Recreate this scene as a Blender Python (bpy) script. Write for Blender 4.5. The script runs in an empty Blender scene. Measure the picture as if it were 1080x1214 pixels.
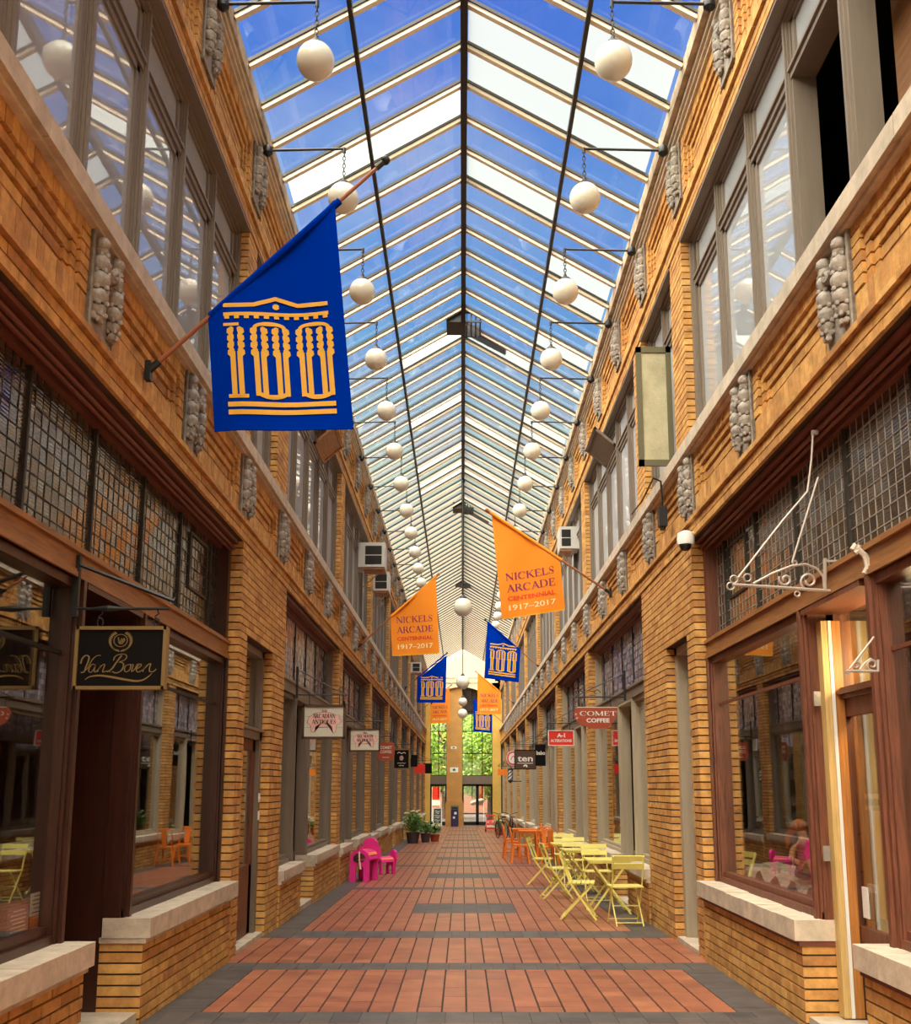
import bpy, bmesh, math, random
from mathutils import Vector, Matrix

random.seed(7)
SC = bpy.context.scene
COL = SC.collection
PI = math.pi

# ---------------------------------------------------------------- camera
FPX, PU, PV, PITCH, EYE = 1200.0, 548.0, 722.0, math.atan(210 / 1200.0), 1.5
CO, SI = math.cos(PITCH), math.sin(PITCH)
cam_d = bpy.data.cameras.new('camera')
cam = bpy.data.objects.new('camera', cam_d)
COL.objects.link(cam)
cam.location = (0, 0, EYE)
cam.rotation_euler = (PI / 2 + PITCH, 0, 0)
cam_d.sensor_fit = 'AUTO'
cam_d.sensor_width = 36.0
cam_d.lens = FPX * 36.0 / 1214.0
cam_d.shift_x = -(PU - 540.0) / 1214.0
cam_d.shift_y = (PV - 607.0) / 1214.0
cam_d.clip_start = 0.05
cam_d.clip_end = 600
SC.camera = cam

# ---------------------------------------------------------------- exposure
SC.view_settings.view_transform = 'Standard'
SC.view_settings.look = 'None'
SC.view_settings.gamma = 1.0
SC.view_settings.use_curve_mapping = False
SC.view_settings.exposure = 0.0

# ---------------------------------------------------------------- sky
wd = bpy.data.worlds.new('sky')
SC.world = wd
wd.use_nodes = True
nt = wd.node_tree
nt.nodes.clear()
def wn(t, **k):
    n = nt.nodes.new(t)
    for a, b in k.items():
        setattr(n, a, b)
    return n
tc = wn('ShaderNodeTexCoord')
sep = wn('ShaderNodeSeparateXYZ')
nt.links.new(tc.outputs['Generated'], sep.inputs[0])
rmp = wn('ShaderNodeValToRGB')
nt.links.new(sep.outputs['Z'], rmp.inputs[0])
cr = rmp.color_ramp
cr.elements[0].position = 0.0
cr.elements[0].color = (0.95, 0.86, 0.56, 1)
cr.elements[1].position = 1.0
cr.elements[1].color = (0.07, 0.17, 0.62, 1)
for p, c in ((0.18, (0.93, 0.84, 0.50, 1)), (0.30, (0.74, 0.78, 0.64, 1)), (0.42, (0.22, 0.47, 0.80, 1)), (0.62, (0.10, 0.25, 0.74, 1))):
    e = cr.elements.new(p)
    e.color = c
noi = wn('ShaderNodeTexNoise')
noi.inputs['Scale'].default_value = 2.6
noi.inputs['Detail'].default_value = 5
nt.links.new(tc.outputs['Generated'], noi.inputs['Vector'])
cmap = wn('ShaderNodeMapRange')
cmap.inputs['From Min'].default_value = 0.52
cmap.inputs['From Max'].default_value = 0.78
cmap.inputs['To Max'].default_value = 0.6
nt.links.new(noi.outputs[0], cmap.inputs['Value'])
cmix = wn('ShaderNodeMix', data_type='RGBA')
nt.links.new(cmap.outputs[0], cmix.inputs['Factor'])
nt.links.new(rmp.outputs[0], cmix.inputs[6])
cmix.inputs[7].default_value = (0.80, 0.86, 0.90, 1)
bg = wn('ShaderNodeBackground')
bg.inputs['Strength'].default_value = 1.0
nt.links.new(cmix.outputs[2], bg.inputs[0])
wo = wn('ShaderNodeOutputWorld')
nt.links.new(bg.outputs[0], wo.inputs[0])

# ---------------------------------------------------------------- hazy sun (high, from behind and left)
sun_d = bpy.data.lights.new('sun', 'SUN')
sun_d.energy = 28.0
sun_d.angle = math.radians(95)
sun_d.color = (1.0, 0.84, 0.60)
sun = bpy.data.objects.new('sun', sun_d)
COL.objects.link(sun)
sun.location = (-20, -20, 40)
sun.rotation_euler = Vector((0.46, 0.38, -0.82)).to_track_quat('-Z', 'Y').to_euler()

# ---------------------------------------------------------------- helpers
FS = 0.0137                                   # the floor falls gently towards the far entrance
def fz(y):
    return -FS * y
def at(u, v, d):                              # a pixel and a depth give a point in the place
    n = (PV - v) / FPX * d
    return Vector(((u - PU) * d / FPX, d * CO - n * SI, n * CO + d * SI + EYE))
def proj(p):
    x, y, z = p[0], p[1], p[2] - EYE
    d = y * CO + z * SI
    if d < 0.1:
        return None
    up = -y * SI + z * CO
    return PU + FPX * x / d, PV - FPX * up / d, d
def inframe(p, m=6):
    q = proj(p)
    return q is not None and -m < q[0] < 1080 + m and -m < q[1] < 1214 + m

class MB:
    """collects vertices and faces of one part"""
    def __init__(s):
        s.v, s.f, s.m, s.cm = [], [], [], 0
    def quad(s, a, b, c, d):
        n = len(s.v)
        s.v += [tuple(a), tuple(b), tuple(c), tuple(d)]
        s.f.append((n, n + 1, n + 2, n + 3)); s.m.append(s.cm)
    def box(s, x0, x1, y0, y1, z0, z1):
        if x0 > x1: x0, x1 = x1, x0
        if y0 > y1: y0, y1 = y1, y0
        if z0 > z1: z0, z1 = z1, z0
        n = len(s.v)
        s.v += [(x0, y0, z0), (x1, y0, z0), (x1, y1, z0), (x0, y1, z0), (x0, y0, z1), (x1, y0, z1), (x1, y1, z1), (x0, y1, z1)]
        for q in ((0, 3, 2, 1), (4, 5, 6, 7), (0, 1, 5, 4), (1, 2, 6, 5), (2, 3, 7, 6), (3, 0, 4, 7)):
            s.f.append(tuple(n + i for i in q)); s.m.append(s.cm)
    def obox(s, c, ax, ay, az):
        """box about centre c with half-axis vectors"""
        c, ax, ay, az = Vector(c), Vector(ax), Vector(ay), Vector(az)
        if ax.cross(ay).dot(az) < 0: ax = -ax
        n = len(s.v)
        for k in (-1, 1):
            for i, j in ((-1, -1), (1, -1), (1, 1), (-1, 1)):
                s.v.append(tuple(c + ax * i + ay * j + az * k))
        for q in ((0, 3, 2, 1), (4, 5, 6, 7), (0, 1, 5, 4), (1, 2, 6, 5), (2, 3, 7, 6), (3, 0, 4, 7)):
            s.f.append(tuple(n + i for i in q)); s.m.append(s.cm)
    def bar(s, p, q, w, h=None, up=(0, 0, 1)):
        p, q = Vector(p), Vector(q)
        d = q - p
        L = d.length
        if L < 1e-6: return
        d = d / L
        u = Vector(up)
        if abs(d.dot(u)) > 0.98: u = Vector((1, 0, 0)) if abs(d.x) < 0.9 else Vector((0, 1, 0))
        a = d.cross(u).normalized()
        b = a.cross(d).normalized()
        s.obox((p + q) / 2, a * (w / 2), d * (L / 2), b * ((h or w) / 2))
    def tube(s, pts, r, n=8, cap=True, closed=False):
        pts = [Vector(p) for p in pts]
        rs = r if isinstance(r, (list, tuple)) else [r] * len(pts)
        m = len(pts)
        base = len(s.v)
        ref = None
        for i, p in enumerate(pts):
            if closed: t = pts[(i + 1) % m] - pts[i - 1]
            else: t = pts[min(i + 1, m - 1)] - pts[max(i - 1, 0)]
            t.normalize()
            if ref is None:
                ref = Vector((0, 0, 1)) if abs(t.z) < 0.9 else Vector((1, 0, 0))
            a = t.cross(ref)
            if a.length < 1e-4: a = t.cross(Vector((0, 1, 0)))
            a.normalize()
            b = a.cross(t).normalized()
            ref = b
            for k in range(n):
                an = 2 * PI * k / n
                s.v.append(tuple(p + (a * math.cos(an) + b * math.sin(an)) * rs[i]))
        for i in range(m if closed else m - 1):
            j = (i + 1) % m
            for k in range(n):
                k2 = (k + 1) % n
                s.f.append((base + i * n + k, base + i * n + k2, base + j * n + k2, base + j * n + k)); s.m.append(s.cm)
        if cap and not closed:
            s.f.append(tuple(base + k for k in range(n - 1, -1, -1))); s.m.append(s.cm)
            s.f.append(tuple(base + (m - 1) * n + k for k in range(n))); s.m.append(s.cm)
    def lathe(s, c, prof, n=20, sx=1, sy=1):
        """profile of (radius, z) turned about the vertical through c"""
        base = len(s.v)
        for r, z in prof:
            for k in range(n):
                a = 2 * PI * k / n
                s.v.append((c[0] + r * math.cos(a) * sx, c[1] + r * math.sin(a) * sy, c[2] + z))
        for i in range(len(prof) - 1):
            for k in range(n):
                k2 = (k + 1) % n
                s.f.append((base + i * n + k, base + i * n + k2, base + (i + 1) * n + k2, base + (i + 1) * n + k)); s.m.append(s.cm)
        s.f.append(tuple(base + k for k in range(n - 1, -1, -1))); s.m.append(s.cm)
        t = base + (len(prof) - 1) * n
        s.f.append(tuple(t + k for k in range(n))); s.m.append(s.cm)
    def ball(s, c, r, n=12, m=8, sx=1, sy=1, sz=1):
        prof = [(max(1e-4, math.sin(PI * i / m)) * r, -math.cos(PI * i / m) * r * sz) for i in range(m + 1)]
        s.lathe(c, prof, n, sx, sy)
    def extrude(s, poly, o, ux, uy, th):
        """a flat outline (list of 2d points) at o with axes ux, uy, thickened both ways along the normal by th/2"""
        o, ux, uy = Vector(o), Vector(ux), Vector(uy)
        nn = ux.cross(uy).normalized() * (th / 2)
        area = sum(poly[i][0] * poly[(i + 1) % len(poly)][1] - poly[(i + 1) % len(poly)][0] * poly[i][1] for i in range(len(poly)))
        if area < 0: poly = poly[::-1]
        n, k = len(s.v), len(poly)
        for sg in (-1, 1):
            for a, b in poly: s.v.append(tuple(o + ux * a + uy * b + nn * sg))
        s.f.append(tuple(n + i for i in range(k - 1, -1, -1))); s.m.append(s.cm)
        s.f.append(tuple(n + k + i for i in range(k))); s.m.append(s.cm)
        for i in range(k):
            j = (i + 1) % k
            s.f.append((n + i, n + j, n + k + j, n + k + i)); s.m.append(s.cm)
    def build(s, name, mat, parent=None, smooth=False, kind=None):
        me = bpy.data.meshes.new(name)
        me.from_pydata(s.v, [], s.f)
        mats = mat if isinstance(mat, (list, tuple)) else [mat]
        for x in mats: me.materials.append(x)
        if len(mats) > 1: me.polygons.foreach_set('material_index', s.m)
        if smooth:
            me.polygons.foreach_set('use_smooth', [True] * len(me.polygons))
            if smooth != 'all':
                try: me.set_sharp_from_angle(angle=math.radians(40))
                except Exception: pass
        me.update()
        o = bpy.data.objects.new(name, me)
        COL.objects.link(o)
        if parent is not None: o.parent = parent
        if kind: o['kind'] = kind
        return o

def tag(o, label=None, cat=None, group=None, kind=None):
    if label: o['label'] = label
    if cat: o['category'] = cat
    if group: o['group'] = group
    if kind: o['kind'] = kind
    return o
def root(name, label, cat, loc=(0, 0, 0), rz=0.0, group=None, kind=None):
    o = bpy.data.objects.new(name, None)
    COL.objects.link(o)
    o.location = loc
    o.rotation_euler = (0, 0, rz)
    o.empty_display_size = 0.1
    return tag(o, label, cat, group, kind)
def copy_tree(o, parent=None):
    c = o.copy()
    COL.objects.link(c)
    if parent is not None: c.parent = parent
    for ch in [x for x in o.children]:
        copy_tree(ch, c)
    return c
ORD = ['first', 'second', 'third', 'fourth', 'fifth', 'sixth', 'seventh', 'eighth', 'ninth', 'tenth', 'eleventh', 'twelfth', 'thirteenth', 'fourteenth', 'fifteenth', 'sixteenth', 'seventeenth', 'eighteenth', 'nineteenth', 'twentieth']

# ---------------------------------------------------------------- materials
def mat(name, base, rough=0.6, metal=0.0, var=0.0, vscale=6.0, bump=0.0, bscale=40.0, isl=0.0, spec=0.5, stretch=None, cols=None, emit=None, estr=0.0, coat=0.0):
    m = bpy.data.materials.new(name)
    m.use_nodes = True
    t = m.node_tree
    b = t.nodes['Principled BSDF']
    b.inputs['Roughness'].default_value = rough
    b.inputs['Metallic'].default_value = metal
    b.inputs['Specular IOR Level'].default_value = spec
    b.inputs['Base Color'].default_value = (*base, 1)
    if coat:
        b.inputs['Coat Weight'].default_value = coat
        b.inputs['Coat Roughness'].default_value = 0.1
    L = t.links.new
    vec = None
    if var or bump:
        c = t.nodes.new('ShaderNodeTexCoord')
        geo = t.nodes.new('ShaderNodeNewGeometry')
        vec = geo.outputs['Position']
        if stretch:
            mp = t.nodes.new('ShaderNodeMapping')
            mp.inputs['Scale'].default_value = stretch
            L(vec, mp.inputs[0])
            vec = mp.outputs[0]
    cur = None
    if cols or isl:
        oi = t.nodes.new('ShaderNodeObjectInfo')
        ge = t.nodes.new('ShaderNodeNewGeometry')
        ad = t.nodes.new('ShaderNodeMath'); ad.operation = 'ADD'
        L(oi.outputs['Random'], ad.inputs[0]); L(ge.outputs['Random Per Island'], ad.inputs[1])
        fr = t.nodes.new('ShaderNodeMath'); fr.operation = 'FRACT'
        L(ad.outputs[0], fr.inputs[0])
        rp = t.nodes.new('ShaderNodeValToRGB')
        cl = cols or [tuple(x * (1 - isl) for x in base), tuple(min(1, x * (1 + isl)) for x in base)]
        el = rp.color_ramp.elements
        el[0].color = (*cl[0], 1)
        el[1].color = (*cl[-1], 1)
        for i, cc in enumerate(cl[1:-1]):
            e = el.new((i + 1) / (len(cl) - 1)); e.color = (*cc, 1)
        L(fr.outputs[0], rp.inputs[0])
        cur = rp.outputs[0]
    if var:
        n = t.nodes.new('ShaderNodeTexNoise')
        n.inputs['Scale'].default_value = vscale
        n.inputs['Detail'].default_value = 6
        n.inputs['Roughness'].default_value = 0.65
        L(vec, n.inputs['Vector'])
        mr = t.nodes.new('ShaderNodeMapRange')
        mr.inputs['From Min'].default_value = 0.3; mr.inputs['From Max'].default_value = 0.7
        mr.inputs['To Min'].default_value = 1 - var; mr.inputs['To Max'].default_value = 1 + var * 0.6
        L(n.outputs[0], mr.inputs[0])
        mx = t.nodes.new('ShaderNodeMix'); mx.data_type = 'RGBA'; mx.blend_type = 'MULTIPLY'
        mx.inputs['Factor'].default_value = 1
        if cur is None: mx.inputs[6].default_value = (*base, 1)
        else: L(cur, mx.inputs[6])
        L(mr.outputs[0], mx.inputs[7])
        cur = mx.outputs[2]
    if cur is not None: L(cur, b.inputs['Base Color'])
    if bump:
        n2 = t.nodes.new('ShaderNodeTexNoise')
        n2.inputs['Scale'].default_value = bscale
        n2.inputs['Detail'].default_value = 4
        L(vec, n2.inputs['Vector'])
        bp = t.nodes.new('ShaderNodeBump')
        bp.inputs['Strength'].default_value = bump
        bp.inputs['Distance'].default_value = 0.01
        L(n2.outputs[0], bp.inputs['Height'])
        L(bp.outputs[0], b.inputs['Normal'])
    if emit:
        b.inputs['Emission Color'].default_value = (*emit, 1)
        b.inputs['Emission Strength'].default_value = estr
    return m

def glassmat(name, tint=(0.9, 0.95, 0.95), ior=1.55, rough=0.0, base=0.0, bump=0.0, bscale=1.5, isl=None, glare=0.0):
    """a thin pane: see-through with Fresnel reflection"""
    m = bpy.data.materials.new(name)
    m.use_nodes = True
    t = m.node_tree
    t.nodes.clear()
    L = t.links.new
    o = t.nodes.new('ShaderNodeOutputMaterial')
    tr = t.nodes.new('ShaderNodeBsdfTransparent'); tr.inputs[0].default_value = (*tint, 1)
    gl = t.nodes.new('ShaderNodeBsdfGlossy'); gl.inputs['Roughness'].default_value = rough
    gl.inputs[0].default_value = (1, 1, 1, 1)
    fr = t.nodes.new('ShaderNodeLayerWeight'); fr.inputs['Blend'].default_value = 0.5   # facing term is the same on both faces of a pane
    pw = t.nodes.new('ShaderNodeMath'); pw.operation = 'POWER'; pw.inputs[1].default_value = ior
    L(fr.outputs['Facing'], pw.inputs[0])
    ad = t.nodes.new('ShaderNodeMath'); ad.operation = 'MULTIPLY_ADD'; ad.use_clamp = True
    ad.inputs[1].default_value = 0.92 - base; ad.inputs[2].default_value = base
    L(pw.outputs[0], ad.inputs[0])
    mx = t.nodes.new('ShaderNodeMixShader')
    L(ad.outputs[0], mx.inputs[0]); L(tr.outputs[0], mx.inputs[1]); L(gl.outputs[0], mx.inputs[2])
    L(mx.outputs[0], o.inputs[0])
    if glare:
        df = t.nodes.new('ShaderNodeBsdfDiffuse'); df.inputs[0].default_value = (.62, .64, .68, 1)  # diffuse grey mixed into the pane to imitate pale sky reflection
        m2 = t.nodes.new('ShaderNodeMixShader'); m2.inputs[0].default_value = glare
        L(mx.outputs[0], m2.inputs[1]); L(df.outputs[0], m2.inputs[2]); L(m2.outputs[0], o.inputs[0])
    if isl:
        oi = t.nodes.new('ShaderNodeObjectInfo')
        ge = t.nodes.new('ShaderNodeNewGeometry')
        a2 = t.nodes.new('ShaderNodeMath'); a2.operation = 'ADD'
        L(oi.outputs['Random'], a2.inputs[0]); L(ge.outputs['Random Per Island'], a2.inputs[1])
        f2 = t.nodes.new('ShaderNodeMath'); f2.operation = 'FRACT'
        L(a2.outputs[0], f2.inputs[0])
        rp = t.nodes.new('ShaderNodeValToRGB')
        rp.color_ramp.interpolation = 'CONSTANT'
        el = rp.color_ramp.elements
        el[0].color = (*isl[0], 1); el[1].position = 1.0 / len(isl); el[1].color = (*isl[1], 1)
        for i, cc in enumerate(isl[2:]):
            e = el.new((i + 2) / len(isl)); e.color = (*cc, 1)
        L(f2.outputs[0], rp.inputs[0])
        L(rp.outputs[0], tr.inputs[0])
    if bump:
        ge2 = t.nodes.new('ShaderNodeNewGeometry')
        n2 = t.nodes.new('ShaderNodeTexNoise'); n2.inputs['Scale'].default_value = bscale
        n2.inputs['Detail'].default_value = 1
        L(ge2.outputs['Position'], n2.inputs['Vector'])
        bp = t.nodes.new('ShaderNodeBump'); bp.inputs['Strength'].default_value = bump; bp.inputs['Distance'].default_value = 0.05
        L(n2.outputs[0], bp.inputs['Height'])
        L(bp.outputs[0], gl.inputs['Normal']); L(bp.outputs[0], fr.inputs['Normal'])
    return m

BRK = [(0.45, 0.205, 0.06), (0.59, 0.295, 0.08), (0.66, 0.36, 0.10), (0.53, 0.25, 0.065), (0.71, 0.40, 0.12)]
M = {
    'brick': mat('brick', (0.6, 0.3, 0.06), 0.75, cols=BRK, var=0.36, vscale=9, bump=0.35, bscale=70),
    'mortar': mat('mortar', (0.075, 0.04, 0.022), 0.95, var=0.3, vscale=5),
    'stone': mat('sill_stone', (0.56, 0.47, 0.36), 0.8, var=0.28, vscale=7, bump=0.3, bscale=30, isl=0.08),
    'cornice': mat('peeling_cornice', (0.46, 0.37, 0.27), 0.85, var=0.55, vscale=4.5, bump=0.8, bscale=14),
    'terracotta': mat('terracotta', (0.33, 0.285, 0.24), 0.7, var=0.45, vscale=18, bump=0.4, bscale=60),
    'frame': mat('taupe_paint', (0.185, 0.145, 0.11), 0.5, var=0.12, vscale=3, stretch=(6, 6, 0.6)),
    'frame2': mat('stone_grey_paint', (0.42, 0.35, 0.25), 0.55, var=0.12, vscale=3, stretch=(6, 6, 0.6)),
    'wood': mat('dark_red_wood', (0.050, 0.015, 0.009), 0.35, var=0.4, vscale=5, stretch=(9, 9, 0.7)),
    'woodh': mat('brown_beam_wood', (0.31, 0.135, 0.042), 0.5, var=0.4, vscale=5, stretch=(7, 0.7, 9)),
    'woodr': mat('worn_red_wood', (0.17, 0.055, 0.027), 0.5, var=0.6, vscale=6, stretch=(14, 14, 0.7)),
    'soffit': mat('oxide_red_paint', (0.16, 0.045, 0.025), 0.55, var=0.3, vscale=3),
    'lead': mat('lead_bar', (0.03, 0.025, 0.02), 0.45, metal=0.3),
    'leadw': mat('pale_lead_bar', (0.36, 0.32, 0.28), 0.4, metal=0.3),
    'tile': mat('floor_tile', (0.34, 0.12, 0.07), 0.33, cols=[(0.25, 0.085, 0.055), (0.37, 0.135, 0.075), (0.30, 0.10, 0.062), (0.41, 0.16, 0.085)], var=0.35, vscale=3.5, bump=0.15, bscale=60),
    'slate': mat('slate_tile', (0.15, 0.145, 0.14), 0.45, cols=[(0.065, 0.065, 0.07), (0.105, 0.095, 0.09), (0.08, 0.078, 0.08)], var=0.35, vscale=6, bump=0.15, bscale=60),
    'grout': mat('floor_joint', (0.05, 0.03, 0.028), 0.9, var=0.5, vscale=2.0),
    'bar': mat('cream_roof_bar', (0.74, 0.63, 0.48), 0.45, var=0.1, vscale=2),
    'dark': mat('dark_metal', (0.022, 0.022, 0.022), 0.45, metal=0.4),
    'black': mat('black_paint', (0.012, 0.011, 0.010), 0.35),
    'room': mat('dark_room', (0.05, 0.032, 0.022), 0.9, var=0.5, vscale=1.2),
    'blind': mat('beige_blind', (0.55, 0.50, 0.36), 0.8, var=0.12, vscale=2, stretch=(1, 9, 0.4)),
    'opal': mat('opal_glass', (0.68, 0.64, 0.53), 0.22, emit=(1.0, 0.93, 0.78), estr=0.02, var=0.04, vscale=3, coat=0.3),
    'roofglass': glassmat('roof_glass', ior=5.0, base=0.04, isl=[(0.72, 0.84, 0.98), (0.80, 0.84, 1.0), (0.88, 0.92, 1.0), (0.74, 0.90, 0.97), (0.82, 0.90, 1.0)]),
    'winglass': glassmat('window_glass', tint=(0.86, 0.90, 0.88), ior=2.6, base=0.16, bump=0.010, bscale=1.2, glare=0.38),
    'shopglass': glassmat('shop_glass', tint=(0.90, 0.92, 0.90), ior=3.2, base=0.08, bump=0.015, bscale=1.0),
    'paleblind': mat('pale_window_blind', (0.52, 0.53, 0.55), 0.8, var=0.06, vscale=1.5),  # sheet colour standing in for sky glare on the glass
    'gold': mat('gold_paint', (0.72, 0.44, 0.05), 0.6),
    'white': mat('white_paint', (0.80, 0.78, 0.74), 0.5),
    'green': mat('leaf_green', (0.05, 0.16, 0.02), 0.5, cols=[(0.03, 0.10, 0.015), (0.08, 0.22, 0.03), (0.05, 0.15, 0.02), (0.16, 0.30, 0.05)]),
}
def frosted():
    m = bpy.data.materials.new('white_roof_pane')
    m.use_nodes = True
    t = m.node_tree
    t.nodes.clear()
    L = t.links.new
    o = t.nodes.new('ShaderNodeOutputMaterial')
    a = t.nodes.new('ShaderNodeBsdfTranslucent'); a.inputs[0].default_value = (0.26, 0.30, 0.31, 1)
    b = t.nodes.new('ShaderNodeBsdfTransparent'); b.inputs[0].default_value = (0.9, 0.95, 0.95, 1)
    mx = t.nodes.new('ShaderNodeMixShader'); mx.inputs[0].default_value = 0.25
    L(a.outputs[0], mx.inputs[1]); L(b.outputs[0], mx.inputs[2]); L(mx.outputs[0], o.inputs[0])
    return m
M['frost'] = frosted()
def tileglass(name, base):
    m = mat(name, base, 0.09, isl=0.6, spec=1.0)
    t = m.node_tree
    b = t.nodes['Principled BSDF']
    b.inputs['IOR'].default_value = 1.9
    g = t.nodes.new('ShaderNodeNewGeometry')
    w = t.nodes.new('ShaderNodeTexWave'); w.wave_type = 'BANDS'; w.bands_direction = 'Z'
    w.inputs['Scale'].default_value = 14; w.inputs['Distortion'].default_value = 1.2; w.inputs['Detail'].default_value = 2
    t.links.new(g.outputs['Position'], w.inputs['Vector'])
    bp = t.nodes.new('ShaderNodeBump'); bp.inputs['Strength'].default_value = 0.3; bp.inputs['Distance'].default_value = 0.003
    t.links.new(w.outputs['Color'], bp.inputs['Height'])
    t.links.new(bp.outputs[0], b.inputs['Normal'])
    return m
M['prism'] = tileglass('prism_tile_glass', (0.045, 0.033, 0.022))
M['prism2'] = tileglass('lavender_tile_glass', (0.42, 0.37, 0.44))
# ================================================================ SETTING
WL = {-1: 2.23, 1: 2.33}
SIDE = {-1: 'left', 1: 'right'}
YA, YE = -3.0, 62.0
HEAD, SILL_T, UHEAD, CORN, EAVE, RIDGE = 3.96, 4.95, 7.24, 8.28, 8.585, 9.86
EX = {-1: -2.11, 1: 2.18}
G0 = {-1: 12.65, 1: 12.95}                    # first far shop front; one every 6.2 m
U0 = {-1: 12.45, 1: 13.0}
NB = 8

cube = MB(); cube.box(-.5, .5, -.5, .5, -.5, .5)
CUBE = {}
def cube_mesh(mname):
    if mname not in CUBE:
        me = bpy.data.meshes.new('brick')
        me.from_pydata(cube.v, [], cube.f); me.materials.append(M[mname])
        CUBE[mname] = me
    return CUBE[mname]
def piece(name, b, mname, parent, tilt=0.0):
    o = bpy.data.objects.new(name, cube_mesh(mname))
    o.location = ((b[0] + b[1]) / 2, (b[2] + b[3]) / 2, (b[4] + b[5]) / 2)
    o.scale = (abs(b[1] - b[0]), abs(b[3] - b[2]), abs(b[5] - b[4]))
    if tilt: o.rotation_euler = (random.uniform(-tilt, tilt), random.uniform(-tilt, tilt), random.uniform(-tilt, tilt))
    COL.objects.link(o)
    o.parent = parent
    return o
def lay(name, stuff_name, boxes, mname, parent, most=290, minpx=9, tilt=0.0):
    """the pieces that show largest become parts, the rest one part of real geometry"""
    sc = []
    for b in boxes:
        c = ((b[0] + b[1]) / 2, (b[2] + b[3]) / 2, (b[4] + b[5]) / 2)
        if not inframe(c, 0): continue
        us, vs = [], []
        for x in b[0:2]:
            for y in b[2:4]:
                for z in b[4:6]:
                    q = proj((x, y, z))
                    if q: us.append(q[0]); vs.append(q[1])
        w, h = max(us) - min(us), max(vs) - min(vs)
        if max(w, h) >= minpx: sc.append((w * h, b))
    sc.sort(key=lambda t: -t[0])
    take = [b for _, b in sc[:most]]
    ids = set(id(b) for b in take)
    for b in take: piece(name, b, mname, parent, tilt)
    mb = MB()
    for b in boxes:
        if id(b) in ids: continue
        if tilt:
            c = Vector(((b[0] + b[1]) / 2, (b[2] + b[3]) / 2, (b[4] + b[5]) / 2))
            R = Matrix.Rotation(random.uniform(-tilt, tilt), 3, 'Y') @ Matrix.Rotation(random.uniform(-tilt, tilt), 3, 'Z')
            mb.obox(c, R @ Vector((abs(b[1] - b[0]) / 2, 0, 0)), R @ Vector((0, (b[3] - b[2]) / 2, 0)), R @ Vector((0, 0, (b[5] - b[4]) / 2)))
        else: mb.box(*b)
    if mb.v: mb.build(stuff_name, M[mname], parent, kind='stuff')

def sx(s, b): return s * (WL[s] + b)
def bbox(s, b0, b1, y0, y1, z0, z1):
    xa, xb = sorted((sx(s, b0), sx(s, b1)))
    return (xa, xb, y0, y1, z0, z1)
def courses(s, b, dep, y0, y1, z0, z1, ch=0.075, bl=0.265, jh=0.013, jv=0.007, ph=0):
    out = []
    n = max(1, round((z1 - z0) / ch)); ch = (z1 - z0) / n
    for i in range(n):
        y = y0 - (bl / 2 if (i + ph) % 2 else 0)
        while y < y1 - 1e-4:
            a, c = max(y0, y), min(y1, y + bl)
            if c - a > 0.03:
                j = random.uniform(-.002, .002)
                out.append(bbox(s, b + j, b + dep, a + (jv if a > y0 else 0), c, z0 + i * ch + jh, z0 + (i + 1) * ch))
            y += bl
    return out
def soldiers(s, b, dep, y0, y1, z0, z1, bw=0.085):
    n = max(1, round((y1 - y0) / bw)); bw = (y1 - y0) / n
    return [bbox(s, b + random.uniform(-.003, .003), b + dep, y0 + i * bw + .006, y0 + (i + 1) * bw, z0, z1) for i in range(n)]

# ---------------------------------------------------------------- floor
fl = root('floor', 'sloping arcade floor of red square tiles crossed by dark slate bands', 'floor', kind='structure')
mb = MB()
for s in (0,):
    mb.quad((-5.2, YA, fz(YA) - .03), (5.2, YA, fz(YA) - .03), (5.2, YE + 1, fz(YE + 1) - .03), (-5.2, YE + 1, fz(YE + 1) - .03))
    mb.quad((-5.2, YA, fz(YA) - .4), (-5.2, YE + 1, fz(YE + 1) - .4), (5.2, YE + 1, fz(YE + 1) - .4), (5.2, YA, fz(YA) - .4))
mb.build('joint_bed', M['grout'], fl)
mb = MB()
mb.quad((-2.6, YA, fz(YA) - .0095), (2.6, YA, fz(YA) - .0095), (2.6, YE + 1, fz(YE + 1) - .0095), (-2.6, YE + 1, fz(YE + 1) - .0095))
mb.build('joint_filling', M['grout'], fl)
red, grey = [], []
TS, TL = 0.1785, 0.195
bands = [(7.30, 7.75), (9.55, 10.0), (11.75, 12.3)]
rects = [(14.2, 15.55)]
for k in range(8):
    bands.append((17.9 + 6.2 * k, 18.35 + 6.2 * k))
    rects.append((20.5 + 6.2 * k, 21.85 + 6.2 * k))
def in_any(y, L): return any(a <= y < b for a, b in L)
def tbox(x0, x1, y0, y1):
    h = fz((y0 + y1) / 2) + random.uniform(-.0015, .0005)
    return (x0, x1, y0, y1, h - .03, h)
y = 2.4
cuts = sorted([c for ab in bands + rects for c in ab])
row = 0
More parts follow.
